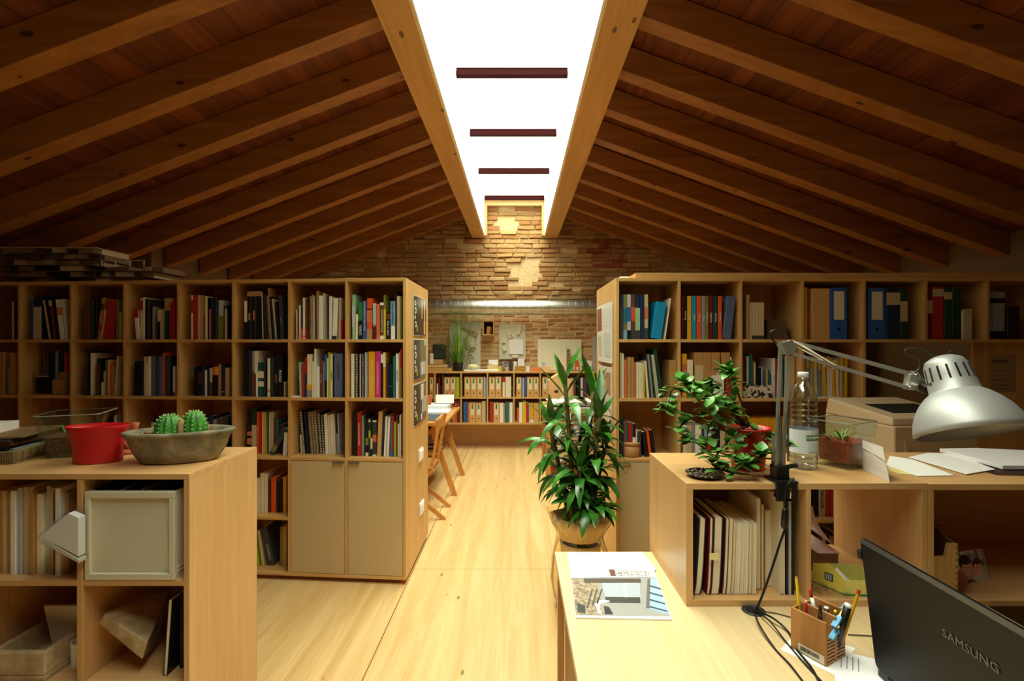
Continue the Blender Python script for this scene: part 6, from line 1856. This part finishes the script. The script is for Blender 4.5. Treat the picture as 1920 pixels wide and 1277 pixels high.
im([(1083, 1148), (1098, 1150), (1097, 1136), (1082, 1130)], '#3f4042', dz=.0005)
im([(1134, 1152), (1150, 1152), (1142, 1138), (1132, 1136)], '#3a3a3a', dz=.0005)
for k in range(3): im([(1100 + k * 9, 1140 - k * 4), (1103 + k * 9, 1140 - k * 4), (1112 + k * 9, 1105), (1109 + k * 9, 1105)], '#50504e', dz=.0005)
mb = MB(); pp_ = [(1118, 1138), (1115, 1132), (1120, 1127), (1128, 1125), (1143, 1126), (1142, 1129), (1130, 1130), (1125, 1134), (1124, 1142), (1128, 1151), (1122, 1150)]
im(pp_[::-1] if False else pp_, '#f1f4f6', nm='printed_chair', dz=.0007)
t2 = thing('white_sheet', 'large blank white sheet overlapping the top of the magazine', 'paper', (.25, 1.75, DT))
quadz('sheet', mat('#fbfbfa', .6), [(1072, 1084), (1222, 1082), (1230, 1066), (1204, 1035), (1100, 1036), (1063, 1035)], DT + .0054, .0006, t2)
quadz('printed_strip', noise_mat('strip_print', '#6a5f54', '#f2f2f0', 150, .5, 0, lo=.45, hi=.52), [(1145, 1080), (1220, 1080), (1216, 1070), (1141, 1068)], DT + .0062, .0002, t2)
quadz('printed_strip', mat('#6d4438', .5), [(1145, 1080), (1155, 1080), (1152, 1068), (1141, 1068)], DT + .0065, .0002, t2)

# ---------------------------------------------------------------- pen holder
ph = thing('pen_holder', 'wooden pen holder with barcode sticker and slatted side on the desk', 'holder', P(1540, 1200, 1.25))
WAL = wood('holder_wood', '#c48a4e', '#9a6432', 'Z', 0, .45); 
A = Vector((*onz(1549, 1251, DT + .001), DT + .001)); Bl = Vector((*onz(1482, 1214, DT + .001), DT + .001)); Cr = Vector((*onz(1596, 1215, DT + .001), DT + .001))
ux = (A - Bl); ux.z = 0; Lx = ux.length; ux.normalize(); uy = Vector((-ux.y, ux.x, 0)); Ly = .082
ph.location = Bl
def HB(x0, x1, y0, y1, z0, z1): 
    Mx = Matrix(((ux.x, uy.x, 0, Bl.x), (ux.y, uy.y, 0, Bl.y), (0, 0, 1, Bl.z), (0, 0, 0, 1))); return MB().box(x0, x1, y0, y1, z0, z1, Mx), Mx
hh_ = .102; tk = .006
def hb(x0, x1, y0, y1, z0, z1, nm, m=WAL, bev=.002): HB(x0, x1, y0, y1, z0, z1)[0].build(nm, m, ph, bevel=bev)
Mx = HB(0, 1, 0, 1, 0, 1)[1]
hb(0, Lx, 0, tk, 0, hh_, 'front_panel'); hb(0, Lx, Ly - tk, Ly, 0, hh_ + .012, 'back_panel'); hb(0, tk, tk, Ly - tk, 0, hh_, 'side_panel')
hb(0, Lx, Ly * .5 - tk / 2, Ly * .5 + tk / 2, .004, hh_ + .006, 'divider'); hb(tk, Lx - tk, tk, Ly - tk, 0, .006, 'bottom')
mb = MB()
for k in range(8): mb.box(Lx - tk, Lx, tk, Ly - tk, .002 + k * .0085, .0065 + k * .0085, Mx)
mb.box(Lx - tk, Lx + .0005, Ly / 2 - .003, Ly / 2 + .003, 0, .07, Mx); mb.build('slats', mat('#c08f5a', .5), ph)
HB(.02, Lx - .004, -.0008, .0002, .003, .022)[0].build('barcode_sticker', mat('#d3ceb4', .5), ph)
mb = MB(); rr = random.Random(5); x = .026
while x < Lx - .016: wd = rr.choice([.0006, .0010, .0016]); mb.box(x, x + wd, -.0012, -.0007, .009, .019, Mx); x += wd + rr.choice([.0007, .0012])
mb.build('barcode', BLACK, ph)
def pen(lab, name, pt, d_, L, r_, cols, cat='pen', hexn=0):
    """pt in holder coordinates (x,y), leaning by d_"""
    base = Mx @ Vector((pt[0], pt[1], .008)); dv = (Mx.to_3x3() @ Vector((d_[0], d_[1], 1))).normalized()
    t = thing(name, lab, cat, base)
    for (u0, u1, c, f0, f1) in cols:
        MB().tube([base + dv * L * u0, base + dv * L * u1], [r_ * f0, r_ * f1], hexn or 12).build({0: 'barrel', 1: 'band', 2: 'end'}.get(int(u0 * 2.99), 'tip'), mat(c, .35), t, smooth=not hexn)
pen('yellow pencil standing in the pen holder cell nearest camera-side corner', 'pencil', (.018, .02), (-.16, .1), .16, .0036, [(0, .97, '#e8c81a', 1, 1), (.97, 1, '#d9a066', 1, .9)], 'pencil', 6)
pen('red pencil beside the yellow pencil in the pen holder', 'pencil', (.034, .018), (-.08, .05), .115, .0036, [(0, .96, '#c8202a', 1, 1), (.96, 1, '#e8c49a', 1, 1)], 'pencil', 6)
pen('red and white ballpoint pen in the rear cell of the holder', 'ballpoint_pen', (.045, .062), (-.30, .05), .135, .0046, [(0, .55, '#c8202a', 1, 1), (.55, .82, '#f1f1f1', 1, 1), (.82, 1, '#c8202a', .9, .5)])
pen('black ballpoint pen cap leaning over the front of the holder', 'ballpoint_pen', (.062, .022), (.06, -.12), .128, .0050, [(0, .35, '#c8ccd0', .8, .8), (.35, .7, '#1a1a1c', 1, 1.1), (.7, 1, '#1a1a1c', 1.1, .6)])
pen('thick black marker with white end in the pen holder', 'marker', (.075, .055), (.22, .05), .135, .0085, [(0, .96, '#111113', 1, 1), (.96, 1, '#e6e8ea', 1, .9)], 'marker')
pen('yellow and black striped pencil rising above the marker', 'pencil', (.078, .068), (.20, .18), .165, .0042, [(0, .94, '#d9a21a', 1, 1), (.94, 1, '#c0392b', 1, .95)], 'pencil', 6)
pen('white-tipped black fineliner in the middle of the holder', 'fineliner', (.055, .055), (.02, .0), .105, .0055, [(0, .96, '#15161a', 1, 1), (.96, 1, '#dfe3ea', 1, 1)])
pen('small yellow-tipped pen beside the fineliner', 'pen', (.064, .06), (.1, .02), .104, .0048, [(0, .93, '#2a2a2c', 1, 1), (.93, 1, '#f0cf1e', 1, .6)])
for k, (z_, lab) in enumerate([(.062, 'lower light blue strip clipped across the holder side'), (.088, 'upper light blue brush handle jutting from the holder')]):
    a = Mx @ Vector((Lx + .002 + k * .0, .015 + k * .012, z_)); b = a + Vector((.052, .03, .032 + k * .004))
    o = thing('blue_brush' if k else 'blue_strip', lab, 'brush' if k else 'strip', a)
    MB().bar(a, a + (b - a) * .45, .012, .006).build('handle', mat('#3f9ed0', .4), o); MB().bar(a + (b - a) * .45, a + (b - a) * .75, .006, .005).build('ferrule', mat('#b99250', .3, .8), o); MB().bar(a + (b - a) * .75, b, .013, .006).build('end', mat('#48a9dc', .4), o)
# papers under and before it
paper('white_pad', 'white pad lying under the wooden pen holder', 'paper', [(1463, 1218), (1565, 1266), (1604, 1216), (1500, 1180)], DT, .0006, PAPER)
t = thing('handwritten_note', 'white note with faint pencil lines in front of the laptop', 'note', (*onz(1600, 1240, DT), DT))
quadz('sheet', mat('#f3f3f6', .6), [(1568, 1290), (1690, 1290), (1640, 1236), (1558, 1216)], DT + .0016, .0006, t)
NG = mat('#8c8fa0', .7); rr = random.Random(2)
for k in range(4):
    quadz('pencil_line', NG, [(1576 + k * 11, 1228 + k * 2.5 + 24), (1578 + k * 11, 1228 + k * 2.5 + 24), (1579 + k * 10.5, 1228 + k * 2.2), (1577 + k * 10.5, 1228 + k * 2.2)], DT + .0023, .0001, t)

# ---------------------------------------------------------------- laptop
lt = thing('laptop', 'open black laptop on the desk seen from behind its lid', 'laptop', (.9, .93, DT))
LYa, LYb = .72, 1.145; zb_, zt2 = DT + .02, 1.056
xb0, xt0 = .818, .782
MB().box(.822, 1.10, LYa, LYb, DT + .001, DT + .022).build('base', BLACK, lt, bevel=.004)
LID = NT('brushed_black'); nn = LID.noise(LID.mapping((20, 1.5, 400)), 3, 3); LID.color(LID.ramp(nn, [(.3, '#060607'), (.7, '#111011')])); LID.b.inputs['Roughness'].default_value = .42; LID.b.inputs['Specular IOR Level'].default_value = .22; LID.bump(nn, .1, .001)
d_ = Vector((xt0 - xb0, 0, zt2 - zb_)); hL = d_.length; dn = d_.normalized(); nx_ = Vector((0, 1, 0)).cross(dn).normalized()
if nx_.x > 0: nx_ = -nx_
ML = Matrix(((0, dn.x, nx_.x, xb0), (-1, dn.y, nx_.y, LYb), (0, dn.z, nx_.z, zb_), (0, 0, 0, 1)))     # local x: towards the viewer, y: up the lid, z: out of its back
wL = LYb - LYa; rc_ = .014
pts = []
for (cx_, cy_, a0) in ((wL - rc_, rc_, -90), (wL - rc_, hL - .006, 0), (.006, hL - .006, 90), (rc_, rc_, 180)):
    r_ = rc_ if cy_ == rc_ else .006
    for q_ in range(5): a = R(a0 + 90 * q_ / 4); pts.append((cx_ + r_ * math.cos(a), cy_ + r_ * math.sin(a)))
n = len(pts)
MB().add([ML @ Vector((x, y, -.009)) for x, y in pts] + [ML @ Vector((x, y, 0)) for x, y in pts], [tuple(range(n))[::-1], tuple(range(n, 2 * n))] + [(i, (i + 1) % n, n + (i + 1) % n, n + i) for i in range(n)]).build('lid', LID.m, lt, bevel=.0015)
MB().box(.004, wL - .004, hL - .010, hL + .0012, -.0005, .0012, ML).build('lid_edge_trim', mat('#55585a', .35, .5), lt)
MB().box(.01, wL - .01, .012, hL - .012, -.0105, -.0085, ML).build('screen', mat('#0a0c10', .15), lt)
for k in (0.06, wL - .06): MB().tube([Vector((xb0 + .004, LYb - k - .02, zb_)), Vector((xb0 + .004, LYb - k + .02, zb_))], .007, 10).build('hinge', BLACK, lt)
MB().box(-.012, .0, hL - .05, hL - .03, -.010, .004, ML).build('side_clip', BLACK, lt, bevel=.002)
text('SAMSUNG', .022, mat('#6a6a6c', .35, .6), lt, Matrix.Translation(-lt.location) @ ML @ Matrix.Translation((.266, .203, .0012)), name='brand_lettering', sx=1.1)

# ---------------------------------------------------------------- printer, office behind
pt = thing('printer', 'beige laser printer behind the desk shelves under the binder bridge', 'printer', (1.95, 2.7, 0))
BEI = mat('#c2a986', .55); px_, py_ = 1.62, 2.30; Mp = Matrix.Translation((1.70, 2.26, 0)) @ Matrix.Rotation(R(6), 4, 'Z')
zt_p = 1.16
MB().box(0, .42, 0, .44, .82, zt_p - .035, Mp).build('body', BEI, pt, bevel=.008)
MB().hexa([Mp @ Vector(v) for v in [(0, .012, zt_p - .035), (.42, .012, zt_p - .035), (0, .44, zt_p - .035), (.42, .44, zt_p - .035), (.01, .02, zt_p), (.41, .02, zt_p), (.01, .43, zt_p + .05), (.41, .43, zt_p + .05)]]).build('top_cover', BEI, pt, bevel=.008)
MB().hexa([Mp @ Vector(v) for v in [(.09, .10, zt_p + .0095), (.36, .10, zt_p + .0095), (.09, .27, zt_p + .0315), (.36, .27, zt_p + .0315), (.09, .10, zt_p + .0115), (.36, .10, zt_p + .0115), (.09, .27, zt_p + .0335), (.36, .27, zt_p + .0335)]]).build('output_slot', mat('#15120f', .6), pt)
MB().box(.05, .40, -.003, .001, .93, 1.06, Mp).build('front_door', mat('#bba27e', .55), pt, bevel=.002)
MB().box(.05, .40, -.004, .001, .84, .925, Mp).build('paper_drawer', mat('#bba27e', .55), pt, bevel=.002)
MB().lathe([(.012, 0), (.012, .002)], n=16, M=Mp @ Matrix.Translation((.075, -.003, 1.01)) @ Matrix.Rotation(R(90), 4, 'X')).build('logo_badge', mat('#9a8058', .5), pt)
t = thing('printer_stand', 'plain wooden stand carrying the beige printer', 'stand', (1.8, 2.5, 0)); BRN = wood('stand_wood', '#8a5c34', '#744a28', 'X', 0)
MB().box(1.62, 2.6, 2.25, 2.95, .78, .8195).build('top', BRN, t)
for x, y in ((1.65, 2.28), (2.57, 2.28), (1.65, 2.9), (2.57, 2.9)): MB().box(x - .025, x + .025, y - .025, y + .025, 0, .78).build('leg', BRN, t)
DRK = mat('#0d0c0c', .6)
t = thing('office_chair', 'black high-backed office chair in the dark behind the printer', 'chair', (2.55, 3.9, 0))
MB().box(2.3, 2.8, 3.7, 4.2, .45, .55).build('seat', DRK, t, bevel=.04); MB().box(2.32, 2.78, 4.2, 4.28, .6, 1.32).build('backrest', DRK, t, bevel=.035)
MB().tube([(2.55, 3.95, .45), (2.55, 3.95, .08)], .03, 10).build('gas_lift', DRK, t)
for k in range(5): a = k * 1.2566; MB().bar((2.55, 3.95, .07), (2.55 + .3 * math.cos(a), 3.95 + .3 * math.sin(a), .04), .04, .03).build('leg', DRK, t); MB().lathe([(.02, 0), (.025, .02), (.02, .04)], (2.55 + .29 * math.cos(a), 3.95 + .29 * math.sin(a), 0), 10).build('caster', DRK, t)
t = thing('dark_filler_cabinet', 'tall dark cabinet added to fill the unlit room behind the printer', 'cabinet', (2.4, 5.3, 0))  # cabinet added to stand in for the darkness of the room
MB().box(2.05, 3.7, 5.3, 5.7, 0, 1.9).build('body', mat('#241a12', .7), t, bevel=.003)
for k in range(3): MB().box(2.07 + k * .55, 2.59 + k * .55, 5.285, 5.3, .05, 1.85).build('door', mat('#2a1d13', .7), t, bevel=.002)
# notice on the closing panel
xn = XB + PR * 6
t = thing('notice', 'faded paper notice pinned on the wooden panel behind the lamp shade', 'notice', (PX(1877, YR + .07), YR + .078, 1.05))
ya = YR + .078
MB().box(PX(1855, ya), PX(1905, ya), ya - .0005, ya + .001, PZ(735, ya), PZ(665, ya)).build('sheet', mat('#a98a64', .8), t)
rr = random.Random(4)
for k, py in enumerate((675, 679, 694, 703, 712, 722, 728)):
    MB().box(PX(1861, ya), PX(1861 + rr.uniform(24, 38), ya), ya - .0012, ya, PZ(py + (3 if k < 1 else 1), ya), PZ(py, ya)).build('text_line', mat('#5a4430', .8), t)
